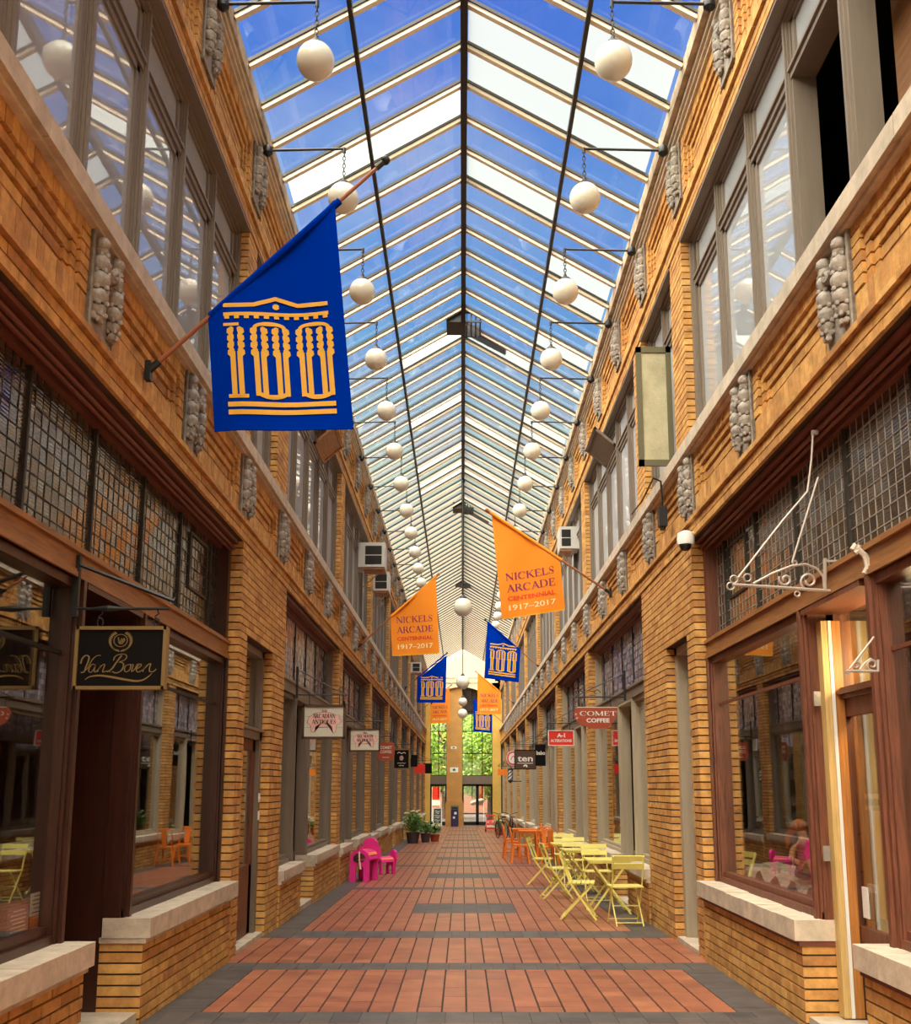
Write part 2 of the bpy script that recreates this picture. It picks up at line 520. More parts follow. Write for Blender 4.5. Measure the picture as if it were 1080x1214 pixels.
while y < YE + 0.5:
    nxt = y + TL
    for c in cuts:
        if y + 0.06 < c < nxt + 0.05: nxt = c; break
    ym = (y + nxt) / 2
    far = ym > 34
    if in_any(ym, bands):
        x = -2.32; step = 0.2 if not far else 0.6
        while x < 2.40:
            grey.append(tbox(x + .003, min(x + step, 2.42), y + .003, nxt)); x += step
    else:
        sbay = 10.0 <= ym < 11.75
        brd = 0 if sbay else 0.36
        xl, xr = -2.25 + brd, 2.35 - brd
        if brd:
            for xa, xb in ((-2.26, xl), (xr, 2.36)):
                m = 3 if not far else 1
                for i in range(m):
                    grey.append(tbox(xa, xb, y + (nxt - y) * i / m + .004, y + (nxt - y) * (i + 1) / m))
        n0 = math.ceil((xl - 0.03) / TS)
        xs = [xl] + [0.03 + TS * i for i in range(n0, 40) if xl + .02 < 0.03 + TS * i < xr - .02] + [xr]
        for i in range(len(xs) - 1):
            xm = (xs[i] + xs[i + 1]) / 2
            g = in_any(ym, rects) and -0.66 < xm < 0.76
            (grey if g else red).append(tbox(xs[i] + (.0075 if not g else .001), xs[i + 1] - (.0075 if not g else .001), y + .013, nxt))
    y = nxt
lay('floor_tile', 'floor_tiles', red, 'tile', fl, 290, 10)
lay('slate_tile', 'slate_tiles', grey, 'slate', fl, 120, 10)

# ---------------------------------------------------------------- walls
wall, BR = {}, {}
for s in (-1, 1):
    wall[s] = root('wall_' + SIDE[s], 'two storey golden brick arcade front along the %s side' % SIDE[s], 'wall', kind='structure')
    BR[s] = []
def wside(s): return wall[s]

def frieze(s, z0, zt, y0, y1, mort):
    B = BR[s]
    q = courses(s, -.015, .07, y0, y1, z0, z0 + .15)
    q += courses(s, -.045, .09, y0, y1, z0 + .15, z0 + .205, ch=.055)
    q += soldiers(s, 0, .05, y0, y1, z0 + .21, z0 + .40)
    mort.box(*bbox(s, .078, .30, y0, y1, z0 + .012, zt)); mort.box(*bbox(s, .014, .30, y0, y1, z0 + .012, z0 + .395))
    k0 = math.floor((y0 - 5.79) / 2.09) - 1
    for k in range(k0, k0 + 40):
        yc = 5.79 + 2.09 * k
        if yc - 1.1 > y1: break
        # strip behind the festoon
        for a, c in ((yc - .33, yc - .20), (yc + .20, yc + .33)):
            a, c = max(a, y0), min(c, y1)
            if c - a > .03: q += courses(s, -.004, .05, a, c, z0 + .405, zt, bl=.14)
        # stepped panel to the next festoon
        a, c = max(yc + .33, y0), min(yc + 2.09 - .33, y1)
        if c - a > .1:
            q += soldiers(s, 0.0, .06, a, c, zt - .11, zt)
            for e0, e1 in ((a, a + .07), (c - .07, c)):
                q += courses(s, .022, .05, e0, e1, z0 + .405, zt - .115, bl=.14)
            q += courses(s, .022, .05, a + .07, c - .07, zt - .19, zt - .115)
            for e0, e1 in ((a + .07, a + .13), (c - .13, c - .07)):
                q += courses(s, .044, .05, e0, e1, z0 + .405, zt - .195, bl=.14)
            q += courses(s, .044, .05, a + .13, c - .13, zt - .265, zt - .195)
            q += courses(s, .062, .05, a + .13, c - .13, z0 + .405, zt - .27)
    B += q

# far shop bays and upper openings: (y0, y1)
GO = {s: [(4.4, 10.05)] + [(G0[s] + 6.2 * k, G0[s] + 6.2 * k + 5.65) for k in range(NB)] for s in (-1, 1)}
UO = {s: [(3.6, 9.78 if s < 0 else 9.97), (10.2 if s < 0 else 10.56, 11.72 if s < 0 else 12.42)] + [(U0[s] + 6.2 * k, U0[s] + 6.2 * k + 5.62) for k in range(NB)] for s in (-1, 1)}
DO = {-1: (10.4, 11.85), 1: (10.4, 11.5)}     # the single doors in the brick piers
for s in (-1, 1):
    mort = MB()
    frieze(s, HEAD, 4.80, YA, YE, mort)
    frieze(s, UHEAD, CORN, YA, YE, mort)
    # brick between the openings, upper floor
    ends = [YA + 0.0] + [v for o in UO[s] for v in o] + [YE]
    for i in range(0, len(ends), 2):
        a, c = ends[i], ends[i + 1]
        if c - a < .05: continue
        BR[s] += courses(s, 0, .13, a, c, SILL_T - .02, UHEAD)
        mort.box(*bbox(s, .013, .30, a + .012, c - .012, SILL_T - .1, UHEAD + .05))
    # ground floor piers past the first door wall
    g = GO[s]
    for k in range(1, NB + 1):
        a = g[k][1]; c = g[k + 1][0] if k < NB else YE
        BR[s] += courses(s, 0, .13, a, c, fz(a) - .2, HEAD)
        mort.box(*bbox(s, .013, .35, a + .012, c - .012, fz(a) - .4, HEAD + .05))
    BR[s] += courses(s, 0, .13, YA, 4.4, -.2, HEAD)
    mort.box(*bbox(s, .013, .35, YA, 4.39, -.4, HEAD + .05))
    mort.build('mortar', M['mortar'], wall[s])
    # shell of the rooms behind
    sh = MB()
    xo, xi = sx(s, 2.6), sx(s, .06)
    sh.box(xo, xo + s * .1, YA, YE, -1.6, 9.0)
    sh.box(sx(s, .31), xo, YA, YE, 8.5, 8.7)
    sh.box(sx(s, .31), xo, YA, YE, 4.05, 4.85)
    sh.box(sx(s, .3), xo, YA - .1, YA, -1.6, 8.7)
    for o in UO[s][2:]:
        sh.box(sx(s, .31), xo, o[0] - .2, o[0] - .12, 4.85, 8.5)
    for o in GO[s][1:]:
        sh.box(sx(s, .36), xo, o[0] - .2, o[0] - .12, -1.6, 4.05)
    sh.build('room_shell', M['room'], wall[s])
    # near pier with the single door: its bricks are parts of a wall of its own
    pr = root('brick_pier', 'near %s brick wall pier holding a narrow single door' % SIDE[s], 'pier', kind='structure')
    a, c = 10.05, GO[s][1][0]
    d0, d1 = DO[s]
    dh = 3.04
    q = courses(s, 0, .13, a, d0, -.35, dh, bl=.265) + courses(s, 0, .13, d1, c, -.35, dh, bl=.265) + courses(s, 0, .13, a, c, dh, HEAD)
    pm = MB()
    pm.box(*bbox(s, .013, .40, a + .012, d0 - .012, -.5, dh + .1)); pm.box(*bbox(s, .013, .40, d1 + .012, c - .012, -.5, dh + .1)); pm.box(*bbox(s, .013, .40, a + .012, c - .012, dh + .012, HEAD + .05))
    pm.build('mortar', M['mortar'], pr)
    lay('brick', 'bricks', q, 'brick', pr, 290, 9)

# ---------------------------------------------------------------- belt sill, cornice
for s in (-1, 1):
    t = root('trim_1' if s < 0 else 'trim_2', 'long pale stone sill band under the %s upper windows' % SIDE[s], 'sill', kind='structure')
    far = MB(); y = YA; n = 0
    while y < YE:
        L = 1.55
        b = bbox(s, -.09, .14, y + .004, min(y + L, YE) - .004, 4.82, SILL_T)
        if 4 < y < 22: piece('sill_stone', b, 'stone', t)
        else: far.box(*b)
        far.box(*bbox(s, -.05, .1, y, min(y + L, YE), 4.795, 4.825))
        y += L
    far.build('sill_stones', M['stone'], t, kind='stuff')
    t = root('trim_3' if s < 0 else 'trim_4', 'weathered peeling cornice at the foot of the glass roof on the %s' % SIDE[s], 'cornice', kind='structure')
    m1, m2 = MB(), MB()
    eb = abs(EX[s]) - WL[s]
    for b, z0, z1 in ((-.03, CORN, CORN + .04), (-.06, CORN + .04, CORN + .075), (-.085, CORN + .075, CORN + .13)):
        m1.box(*bbox(s, b, .3, YA, YE, z0, z1))
    y = YA; i = 0
    while y < YE:
        L = random.uniform(.9, 1.7)
        m2.box(*bbox(s, eb + random.uniform(0.0, .012), .3, y + .003, min(y + L, YE), CORN + .13, EAVE + random.uniform(-.006, .006)))
        y += L
    m1.build('moulding', M['stone'], t)
    m2.build('fascia_board', M['cornice'], t)

# ---------------------------------------------------------------- glass roof
rf = root('glass_roof', 'pitched glass roof on pale bars with a dark ridge', 'roof', kind='structure')
def rp(s, t, y, off=0.0):
    """point on a slope: t = 0 ridge, 1 eave; off along the outward normal"""
    x0, z0 = 0.02, RIDGE
    x1, z1 = EX[s], EAVE
    n = Vector((z0 - z1, 0, abs(x1 - x0))) ; n = Vector((s * n.x, 0, n.z)).normalized()
    return Vector((x0 + (x1 - x0) * t, y, z0 + (z1 - z0) * t)) + n * off
PT = {-1: .545, 1: .585}
SP = 0.641
y0r = 9.61
jr = range(-19, 82)
white = {(-1, 0, 0, 2), (-1, 1, 0, 2), (1, 0, 0, 0), (1, 0, 0, 1), (1, 1, 0, 1), (1, 0, 0, 4), (1, 1, 0, 6), (1, 1, 0, 7), (1, 1, 0, -1)}
whitex = set((a[0], a[1], a[3]) for a in white)
rnd = random.Random(5)
barsm = {}
for s in (-1, 1):
    for cream in (0, 1):
        b = MB()
        d = (rp(s, 1, 0) - rp(s, 0, 0)); L = d.length; d = d / L
        nrm = Vector((s * abs(d.z), 0, abs(d.x)))
        c = (rp(s, 0, 0) + rp(s, 1, 0)) / 2 - Vector((0, 0, 0))
        b.cm = 0
        b.obox(Vector((0, 0, 0)) - nrm * .035, d * (L / 2 + .03), (0, .030, 0), nrm * .033)
        b.cm = 1
        b.obox(Vector((0, .038, 0)) - nrm * .006, d * (L / 2 + .03), (0, .008, 0), nrm * .018)
        b.obox(Vector((0, -.038, 0)) - nrm * .006, d * (L / 2 + .03), (0, .008, 0), nrm * .018)
        if cream == 0:
            o = b.build('roof_bar', [M['bar'], M['dark']], None)
            barsm[s] = (o, c)
for s in (-1, 1):
    o0, c = barsm[s]
    first = True
    for j in jr:
        o = o0 if first else o0.copy()
        if not first: COL.objects.link(o)
        first = False
        o.location = (c.x, y0r + SP * j, c.z)
        o.parent = rf
    mbs = {'clear': MB(), 'frost': MB()}
    for j in jr:
        ya, yb = y0r + SP * j + .03, y0r + SP * (j + 1) - .03
        for part, (ta, tb) in enumerate(((0.02, PT[s]), (PT[s], 0.985))):
            k = (s, part, j)
            w = k in whitex or (8 < j < 30 and rnd.random() < .09) or (j in (24, 25) and part == 0)
            b = MB() if -6 <= j < 32 else mbs['frost' if w else 'clear']
            p = [rp(s, ta, ya, .006), rp(s, tb, ya, .006), rp(s, tb, yb, .006), rp(s, ta, yb, .006)]
            if s < 0: p = p[::-1]
            b.quad(*p)
            if -6 <= j < 32:
                o = b.build('roof_pane', M['frost'] if w else M['roofglass'], rf)
                if w: o['label'] = 'white frosted roof pane'
    if mbs['clear'].v: mbs['clear'].build('roof_panes', M['roofglass'], rf, kind='stuff')
    if mbs['frost'].v: mbs['frost'].build('white_roof_panes', M['frost'], rf, kind='stuff')
    b = MB()
    p0, p1 = rp(s, PT[s], -2.5, -.05), rp(s, PT[s], 61.5, -.05)
    b.bar(p0, p1, .045, .07)
    b.build('purlin', M['dark'], rf)
b = MB(); b.box(-.02, .06, -2.5, 61.5, RIDGE - .13, RIDGE + .02); b.build('ridge_beam', M['dark'], rf)

# ridge ventilators
for i, j in enumerate((11, 30, 48)):
    yv = y0r + SP * j
    v = root('roof_vent', ['dark louvred ventilator hanging at the glass ridge, nearest one', 'second dark louvred ventilator along the glass ridge', 'farthest small dark ventilator along the glass ridge'][i], 'ventilator', (0.02, yv, RIDGE - .13), group='ridge ventilators')
    b = MB(); b.box(-.30, -.04, .06, .60, -.16, .04); b.build('motor_box', M['dark'], v)
    b = MB()
    for xx in (.05, .13, .21, .29): b.box(xx, xx + .022, .03, .60, -.18, .02)
    b.box(.04, .32, .01, .035, -.19, -.16); b.box(.04, .32, .60, .625, -.19, .03); b.box(.04, .32, .01, .035, -.02, .03)
    b.build('louvre', M['black'], v)
    b = MB(); b.obox((.42, .78, -.20), (.36, 0, -.20), (0, .12, 0), (.008, 0, .014)); b.build('flap', mat('blue_grey_metal' + str(i), (.08, .14, .26), .3, metal=.6), v)  # blue sheet along the roof slope, painted stand-in for the vent's shadow

# ---------------------------------------------------------------- festoons on the friezes
def festoon_mesh(s):
    g = MB()
    def drop(yc, z0):
        z = z0
        for r, h in ((.045, .05), (.058, .11), (.066, .11), (.062, .10), (.05, .07)):
            prof = [(r * .55, 0), (r * .95, -h * .25), (r, -h * .55), (r * .72, -h * .95)]
            b0 = len(g.v)
            g.lathe((s * (-.045), yc, z), [(a, -abs(c2)) for a, c2 in reversed(prof)][::1], 9)
            for q in range(5):
                an = q * 2 * PI / 5 + z * 9
                g.ball((s * (-.05) + math.cos(an) * r * .75, yc + math.sin(an) * r * .75, z - h), .018, 5, 4)
            z -= h * .98
        for q in range(7):
            g.ball((s * (-.05) + random.uniform(-.02, .02), yc + random.uniform(-.035, .035), z - random.uniform(0, .05)), .022, 6, 4)
    drop(-.12, -.02); drop(.125, -.02)
    pts = [(s * -.06, -.12 + .245 * i / 8, -.06 - .09 * math.sin(PI * i / 8)) for i in range(9)]
    g.tube(pts, [.03, .028, .03, .034, .036, .034, .03, .028, .03], 7)
    for q in range(6): g.ball((s * -.075, -.07 + .028 * q, -.11 - .03 * math.sin(q)), .022, 6, 4)
    g.ball((s * -.05, -.13, .0), .05, 8, 6); g.ball((s * -.05, .13, .0), .05, 8, 6)
    me = g.build('festoon', M['terracotta'], None, smooth=True)
    p = MB()
    p.box(s * -.022, s * .03, -.20, .20, -.60, .07)
    p.box(s * -.03, s * .03, -.20, -.175, -.60, .07); p.box(s * -.03, s * .03, .175, .20, -.60, .07); p.box(s * -.03, s * .03, -.20, .20, -.60, -.575)
    po = p.build('plaque', M['terracotta'], me)
    return me
for s in (-1, 1):
    proto = festoon_mesh(s)
    first = True
    for k in range(0, 24):
        for zt in (4.73, CORN - .07):
            o = proto if first else copy_tree(proto)
            first = False
            o.location = (sx(s, 0), 5.79 + 2.09 * k, zt)
            o.parent = wall[s]
# ---------------------------------------------------------------- upper windows
WN = [0]; DN = [0]
M['creamw'] = mat('cream_wood', (.62, .42, .16), .5, var=.25, vscale=5, stretch=(12, 12, .6))
M['honey'] = mat('honey_trim', (.50, .20, .045), .45, var=.35, vscale=5, stretch=(12, 12, .6))
def upper_window(s, y0, y1, nl, label, gone=(), blind_or_glare=False, pale=False):
    WN[0] += 1
    r = root('window_%d' % WN[0], label, 'window', kind='structure')
    z0, z1, zt = SILL_T, UHEAD, 6.74
    f = MB()
    # stepped jambs and head
    for b0, b1, e in ((.085, .34, .05), (.115, .34, .075)):
        f.box(*bbox(s, b0, b1, y0, y0 + e, z0, z1)); f.box(*bbox(s, b0, b1, y1 - e, y1, z0, z1)); f.box(*bbox(s, b0, b1, y0, y1, z1 - e, z1))
    f.box(*bbox(s, .12, .34, y0, y1, z0, z0 + .05)); f.box(*bbox(s, -.01, .34, y0, y1, z1 - .022, z1 + .006))
    f.build('window_frame', M['frame'], r)
    lw = (y1 - y0 - .10) / nl
    far = y0 > 26
    sm, pn = MB(), MB()
    for i in range(nl):
        a, c = y0 + .05 + lw * i, y0 + .05 + lw * (i + 1)
        if i:
            m = MB()
            m.box(*bbox(s, .105, .30, a - .033, a + .033, z0, z1)); m.box(*bbox(s, .088, .30, a - .016, a + .016, z0, z1)); m.box(*bbox(s, .125, .30, a - .055, a + .055, z0, z1))
            m.build('mullion', M['frame'], r)
        m = MB() if not far else sm
        if not far or i == 0:
            m.box(*bbox(s, .115, .30, a + .03, c - .03, zt - .05, zt + .05)); m.box(*bbox(s, .095, .2, a + .03, c - .03, zt + .005, zt + .03))
            if far: m.box(*bbox(s, .13, .30, y0, y1, zt - .05, zt + .05))
        if not far: m.build('transom', M['frame'], r)
        for (p, q, nm) in ((z0 + .05, zt - .05, 'lower_sash'), (zt + .05, z1 - .05, 'upper_sash')):
            if (i, nm) in gone: continue
            k = MB() if not far else sm
            e = .055
            k.box(*bbox(s, .135, .18, a + .06, a + .06 + e, p, q)); k.box(*bbox(s, .135, .18, c - .06 - e, c - .06, p, q))
            k.box(*bbox(s, .135, .18, a + .06, c - .06, p, p + e)); k.box(*bbox(s, .135, .18, a + .06, c - .06, q - e, q))
            g = MB() if not far else pn
            g.box(*bbox(s, .155, .160, a + .06 + e, c - .06 - e, p + e, q - e))
            if not far:
                ko = k.build(nm, M['frame'], r)
                go = g.build('pane', M['winglass'], ko)
    if far:
        so = sm.build('sash_frames', M['frame'], r); pn.build('panes', M['winglass'], so)
    if gone:
        m = MB(); m.box(*bbox(s, .55, .60, y0 + lw * 1.9, y0 + lw * 2.3, z0, zt)); m.build('inner_panel', M['woodh'], r)
    if pale:
        for i in range(nl):
            if (i, 'lower_sash') in gone: continue
            a, c = y0 + .05 + lw * i, y0 + .05 + lw * (i + 1)
            b = MB(); b.box(*bbox(s, .27, .275, a + .05, c - .05, z0 + .05, zt)); b.build('blind', M['paleblind'], r)  # pale sheet added behind the pane to imitate reflected sky
    if blind_or_glare:
        b = MB()
        for i in range(nl):
            a, c = y0 + .05 + lw * i, y0 + .05 + lw * (i + 1)
            b.box(*bbox(s, .29, .30, a + .07, c - .07, z0 + random.choice((0, 0, .1, .6)), zt + random.choice((-.05, .2, .3))))
        b.build('blind', M['blind'], r)
    return r
for s in (-1, 1):
    for i, (a, c) in enumerate(UO[s]):
        w = c - a
        if i == 0: nl, lb = 6, 'nearest tall %s upper window group of grey mullions over the first shop front' % SIDE[s]
        elif i == 1: nl, lb = (2 if w < 1.7 else 2), 'narrow %s upper window above the single door' % SIDE[s]
        else: nl, lb = 5, '%s upper window group of five lights, %s beyond the narrow window' % (SIDE[s], ORD[i - 2])
        gone = ()
        if s > 0 and i == 0: gone = ((1, 'lower_sash'), (2, 'lower_sash'))
        upper_window(s, a, c, nl, lb, gone, blind_or_glare=(s > 0 and i >= 1) or (s < 0 and i >= 3), pale=i == 0 or (s < 0 and i == 2))

# ---------------------------------------------------------------- shop fronts
def low_wall(s, y0, y1, zb, near, label, big):
    zs = zb + .70
    q = courses(s, -.02, .30, y0, y1, zb - .42, zs - .165, bl=.265, jv=.017)
    mt = bbox(s, .0, .30, y0 + .012, y1 - .012, zb - .6, zs - .16)
    if near:
        r = root('low_brick_wall', label, 'low wall', kind='structure')
        m = MB(); m.box(*mt); m.build('mortar', M['mortar'], r)
        if s > 0:
            m = MB()
            for b in q:
                if b[3] < y1 - .02: m.box(sx(s, -.016), sx(s, .05), b[3] - .0005, b[3] + .0065, b[4], b[5])
            m.build('pale_joints', M['stone'], r, kind='stuff')
        lay('brick', 'bricks', q, 'brick', r, 290, 9)
        m = MB(); m.box(*bbox(s, -.045, .28, y0 - .02, y1 + .0, zs - .17, zs - .135)); m.build('bed_mould', M['stone'] if s < 0 else M['soffit'], r)
        y = y0 - .03
        while y < y1 - .02:
            e = min(y + .46, y1 + .01)
            if y1 - e < .15: e = y1 + .01
            piece('sill_stone', bbox(s, -.075, .26, y + .003, e, zs - .135, zs + random.uniform(-.003, .003)), 'stone', r)
            y = e
    else:
        BR[s].extend(q)
        big['mort'].box(*mt)
        y = y0 - .03
        while y < y1:
            e = min(y + .55, y1 + .03)
            big['sill'].box(*bbox(s, -.075, .26, y + .003, e, zs - .12, zs + random.uniform(-.004, .004))); y = e
        big['sill'].box(*bbox(s, -.045, .26, y0 - .02, y1, zs - .165, zs - .118))

def shop_front(s, k, y0, y1, r0, r1):
    near = k == 0
    zb = fz((y0 + y1) / 2)
    zs = zb + .70
    where = SIDE[s]
    nth = 'nearest' if k == 0 else ORD[k]
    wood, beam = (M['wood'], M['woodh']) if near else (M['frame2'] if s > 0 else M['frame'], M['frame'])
    if near and s > 0: wood = M['woodr']
    big = {'mort': MB(), 'sill': MB()}
    low_wall(s, y0, r0, zb, near, 'low golden brick wall with stone sill, near side of the %s %s shop doorway' % (nth, where), big)
    low_wall(s, r1, y1, zb, near, 'low golden brick wall with stone sill, far side of the %s %s shop doorway' % (nth, where), big)
    if big['mort'].v:
        big['mort'].build('mortar', M['mortar'], wall[s]); big['sill'].build('sill_stones', M['stone'], wall[s], kind='stuff')
    BB = 2.75; BT = 2.93
    # display windows
    for a, c, w2 in ((y0, r0 - (.07 if near and s > 0 else 0), 'near'), (r1, y1, 'far')):
        WN[0] += 1
        r = root('window_%d' % WN[0], '%s shop display window of the %s %s shop front' % (w2, nth, where), 'window', kind='structure')
        f = MB()
        f.box(*bbox(s, .13, .27, a, c, zs - .01, zs + .05)); f.box(*bbox(s, .16, .25, a, c, zs + .05, zs + .10))
        f.box(*bbox(s, .13, .27, a, c, BB - .06, BB))
        f.build('rail', wood, r)
        for e0, e1 in ((a, a + .11), (c - .11, c)):
            f = MB()
            f.box(*bbox(s, .12, .28, e0, e1, zs - .01, BB)); m = (e0 + e1) / 2
            f.box(*bbox(s, .095, .28, m - .022, m + .022, zs, BB)); f.box(*bbox(s, .14, .27, e0 - .02, e1 + .02, zs, BB - .001))
            f.build('post', wood, r)
        g = MB(); g.box(*bbox(s, .195, .203, a + .11, c - .11, zs + .08, BB - .05)); g.build('pane', M['shopglass'], r)
        if near:
            f = MB(); f.box(*bbox(s, .185, .215, a + .11, c - .11, 2.28, 2.305)); f.build('glazing_bar', M['dark'] if s < 0 else wood, r)
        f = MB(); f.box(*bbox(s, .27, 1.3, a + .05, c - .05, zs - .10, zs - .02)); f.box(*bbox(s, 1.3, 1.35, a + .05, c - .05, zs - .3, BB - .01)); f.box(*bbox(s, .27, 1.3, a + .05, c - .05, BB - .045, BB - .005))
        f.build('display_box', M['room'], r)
    # beam and clerestory
    WN[0] += 1
    r = root('window_%d' % WN[0], 'small-tiled clerestory glazing over the %s %s shop front' % (nth, where), 'window', kind='structure')
    f = MB()
    f.box(*bbox(s, .115, .32, y0, y1, BB, BT)); f.box(*bbox(s, .09, .3, y0, y1, BT - .03, BT)); f.box(*bbox(s, .095, .3, y0, y1, BB, BB + .03)); f.box(*bbox(s, .105, .3, y0, y1, BB + .03, BB + .05)); f.box(*bbox(s, .14, .30, y0, y1, BT, BT + .035))
    f.build('beam', beam, r)
    zc0, zc1, bp = BT + .035, 3.86, .235
    f = MB()
    f.box(*bbox(s, .05, .30, y0, y1, HEAD - .035, HEAD + .0)); f.box(*bbox(s, .19, .30, y0, y1, zc1, HEAD)); f.box(*bbox(s, .15, .30, y0, y1, HEAD - .06, HEAD - .03))
    f.build('head_plate', M['soffit'], r)
    if near:
        f = MB()
        for zz, bb in ((HEAD - .075, .09), (HEAD - .095, .125)): f.tube([(sx(s, bb), y0, zz), (sx(s, bb), y1, zz)], .016, 8)
        f.build('awning_rod', M['soffit'], r)
    TW = .105
    n = max(2, round((y1 - y0) / TW)); TW = (y1 - y0) / n
    nr = 9; TH = (zc1 - zc0) / nr
    boxes = []
    for i in range(n):
        for j in range(nr):
            boxes.append(bbox(s, bp, bp + .008, y0 + TW * i + .004, y0 + TW * (i + 1) - .004, zc0 + TH * j + .004, zc0 + TH * (j + 1) - .004))
    if near: lay('glass_tile', 'glass_tiles', boxes, 'prism', r, 290, 8, tilt=.03)
    elif k <= 3:
        m = MB()
        for b in boxes: m.box(*b)
        m.build('glass_tiles', M['prism2'], r, kind='stuff')
    else:
        m = MB(); m.box(*bbox(s, bp, bp + .008, y0, y1, zc0, zc1)); m.build('glass_sheet', M['prism2'], r)
    lm = MB()
    if k <= 3:
        for i in range(1, n): lm.box(*bbox(s, bp - .003, bp + .01, y0 + TW * i - .003, y0 + TW * i + .003, zc0, zc1))
        for j in range(1, nr): lm.box(*bbox(s, bp - .004, bp + .012, y0, y1, zc0 + TH * j - .0035, zc0 + TH * j + .0035))
        lm.build('lead_bars', M['lead'] if not (near and s > 0) else M['leadw'], r)  # right near bars get a paler copy, painting in the light they catch
    lm = MB()
    i = 10
    while i < n:
        yy = y0 + TW * i
        lm.box(*bbox(s, bp - .02, bp + .03, yy - .014, yy + .014, zc0, zc1)); i += 10
    if near:
        for (ya, yb, za, zb2) in ((y1 - 1.15, y1 - .55, zc0 + TH * 3, zc0 + TH * 8),):
            for e in (ya, yb): lm.box(*bbox(s, bp - .018, bp + .02, e - .012, e + .012, za, zb2))
            for e in (za, zb2): lm.box(*bbox(s, bp - .018, bp + .02, ya, yb, e - .012, e + .012))
    lm.build('mullion', M['lead'], r)
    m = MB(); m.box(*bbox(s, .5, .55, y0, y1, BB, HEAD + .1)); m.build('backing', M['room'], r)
    f = MB()
    for e in (y0, y1 - .10): f.box(*bbox(s, .12, .30, e, e + .10, zs, HEAD))
    f.build('corner_post', wood, r)
    # recessed doorway
    DN[0] += 1
    r = root('door_%d' % DN[0], 'recessed shop door of the %s %s shop front' % (nth, where), 'door', kind='structure')
    db = .34 if near and s > 0 else .95
    df = fz(r0) + .06
    m = MB(); m.box(*bbox(s, .0, db + .1, r0, r1, df - .4, df)); m.build('step', M['stone'], r)
    ret = MB(); gl = MB()
    for yy in (r0, r1):
        q0, q1 = (yy - .04, yy + .0) if yy == r0 else (yy, yy + .04)
        ret.box(*bbox(s, .28, db, q0, q1, df, zs + .05)); ret.box(*bbox(s, .28, db, q0, q1, BB - .08, BB)); ret.box(*bbox(s, max(.28, db - .1), db, q0, q1, df, BB))
        if near: ret.box(*bbox(s, .28, db, q0, q1, zs + .05, BB - .08))
        else: gl.box(*bbox(s, .28, db - .1, (q0 + q1) / 2 - .004, (q0 + q1) / 2 + .004, zs + .05, BB - .08))
    ret.build('return_panel', wood, r)
    if gl.v: gl.build('return_pane', M['shopglass'], r)
    m = MB(); m.box(*bbox(s, .10, db + .06, r0, r1, BB - .04, BB - .002)); m.build('doorway_ceiling', wood, r)
    dt = df + 2.12
    m = MB()
    jw, sw_ = (.03, .05) if near and s > 0 else (.09, .12)
    for e in (r0, r1 - jw): m.box(*bbox(s, db - .02, db + .1, e, e + jw, df, BB))
    m.box(*bbox(s, db - .03, db + .1, r0, r1, dt, dt + .08)); m.box(*bbox(s, db - .06, db + .06, r0, r1, dt + .03, dt + .055))
    m.build('door_frame', wood, r)
    m = MB(); a, c = r0 + jw, r1 - jw
    for e0, e1 in ((a, a + sw_), (c - sw_, c)): m.box(*bbox(s, db, db + .05, e0, e1, df + .01, dt))
    m.box(*bbox(s, db, db + .05, a, c, df + .01, df + .75 if not near else df + .6)); m.box(*bbox(s, db, db + .05, a, c, dt - .12, dt))
    leaf = m.build('door_leaf', wood if near else M['frame'], r)
    m = MB(); m.box(*bbox(s, db + .02, db + .026, a + sw_, c - sw_, df + .6, dt - .12)); m.build('pane', M['shopglass'], leaf)
    m = MB(); m.box(*bbox(s, db + .02, db + .026, a, c, dt + .08, BB)); m.build('transom_pane', M['shopglass'], r)
    m = MB(); m.tube([(sx(s, db - .05), c - .06, df + .95), (sx(s, db - .05), c - .06, df + 1.2)], .012, 8); m.box(*bbox(s, db - .05, db, c - .07, c - .05, df + .94, df + .96)); m.box(*bbox(s, db - .05, db, c - .07, c - .05, df + 1.19, df + 1.21)); m.build('handle', M['lead'], leaf)
    if near and s > 0:
        for nm, mm, b0, b1 in (('cream_strip', M['creamw'], .20, .245), ('white_strip', M['white'], .247, .27), ('orange_strip', M['honey'], .275, .335)):
            m = MB(); m.box(*bbox(s, b0, b1, r1 - .112 - (0.006 if nm == 'white_strip' else 0), r1 - .02, df + .01, BB - .1)); m.build(nm, mm, r)
        for zz in (1.0, 2.05):
            m = MB(); m.box(*bbox(s, .12, .165, r1 - .125, r1 - .11, zz, zz + .1)); m.box(*bbox(s, .13, .15, r1 - .13, r1 - .11, zz + .02, zz + .04)); m.box(*bbox(s, .13, .15, r1 - .13, r1 - .11, zz + .06, zz + .08)); m.build('hinge', M['leadw'], r)
        m = MB(); m.box(*bbox(s, db + .012, db + .018, c - .22, c - .12, df + .66, df + .86)); m.build('sticker', M['white'], leaf)
        m = MB(); m.box(*bbox(s, db - .004, db, a + .02, c - .02, df + .05, df + .5)); m.build('kick_plate', M['lead'], leaf)
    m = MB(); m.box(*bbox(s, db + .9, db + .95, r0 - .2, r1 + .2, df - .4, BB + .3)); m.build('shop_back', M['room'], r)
    return r

for s in (-1, 1):
    for k, (a, c) in enumerate(GO[s]):
        if k == 0: r0, r1 = (6.19, 7.30) if s < 0 else (6.09, 7.17)
        else: r0, r1 = a + 1.65, a + 2.85
        shop_front(s, k, a, c, r0, r1)

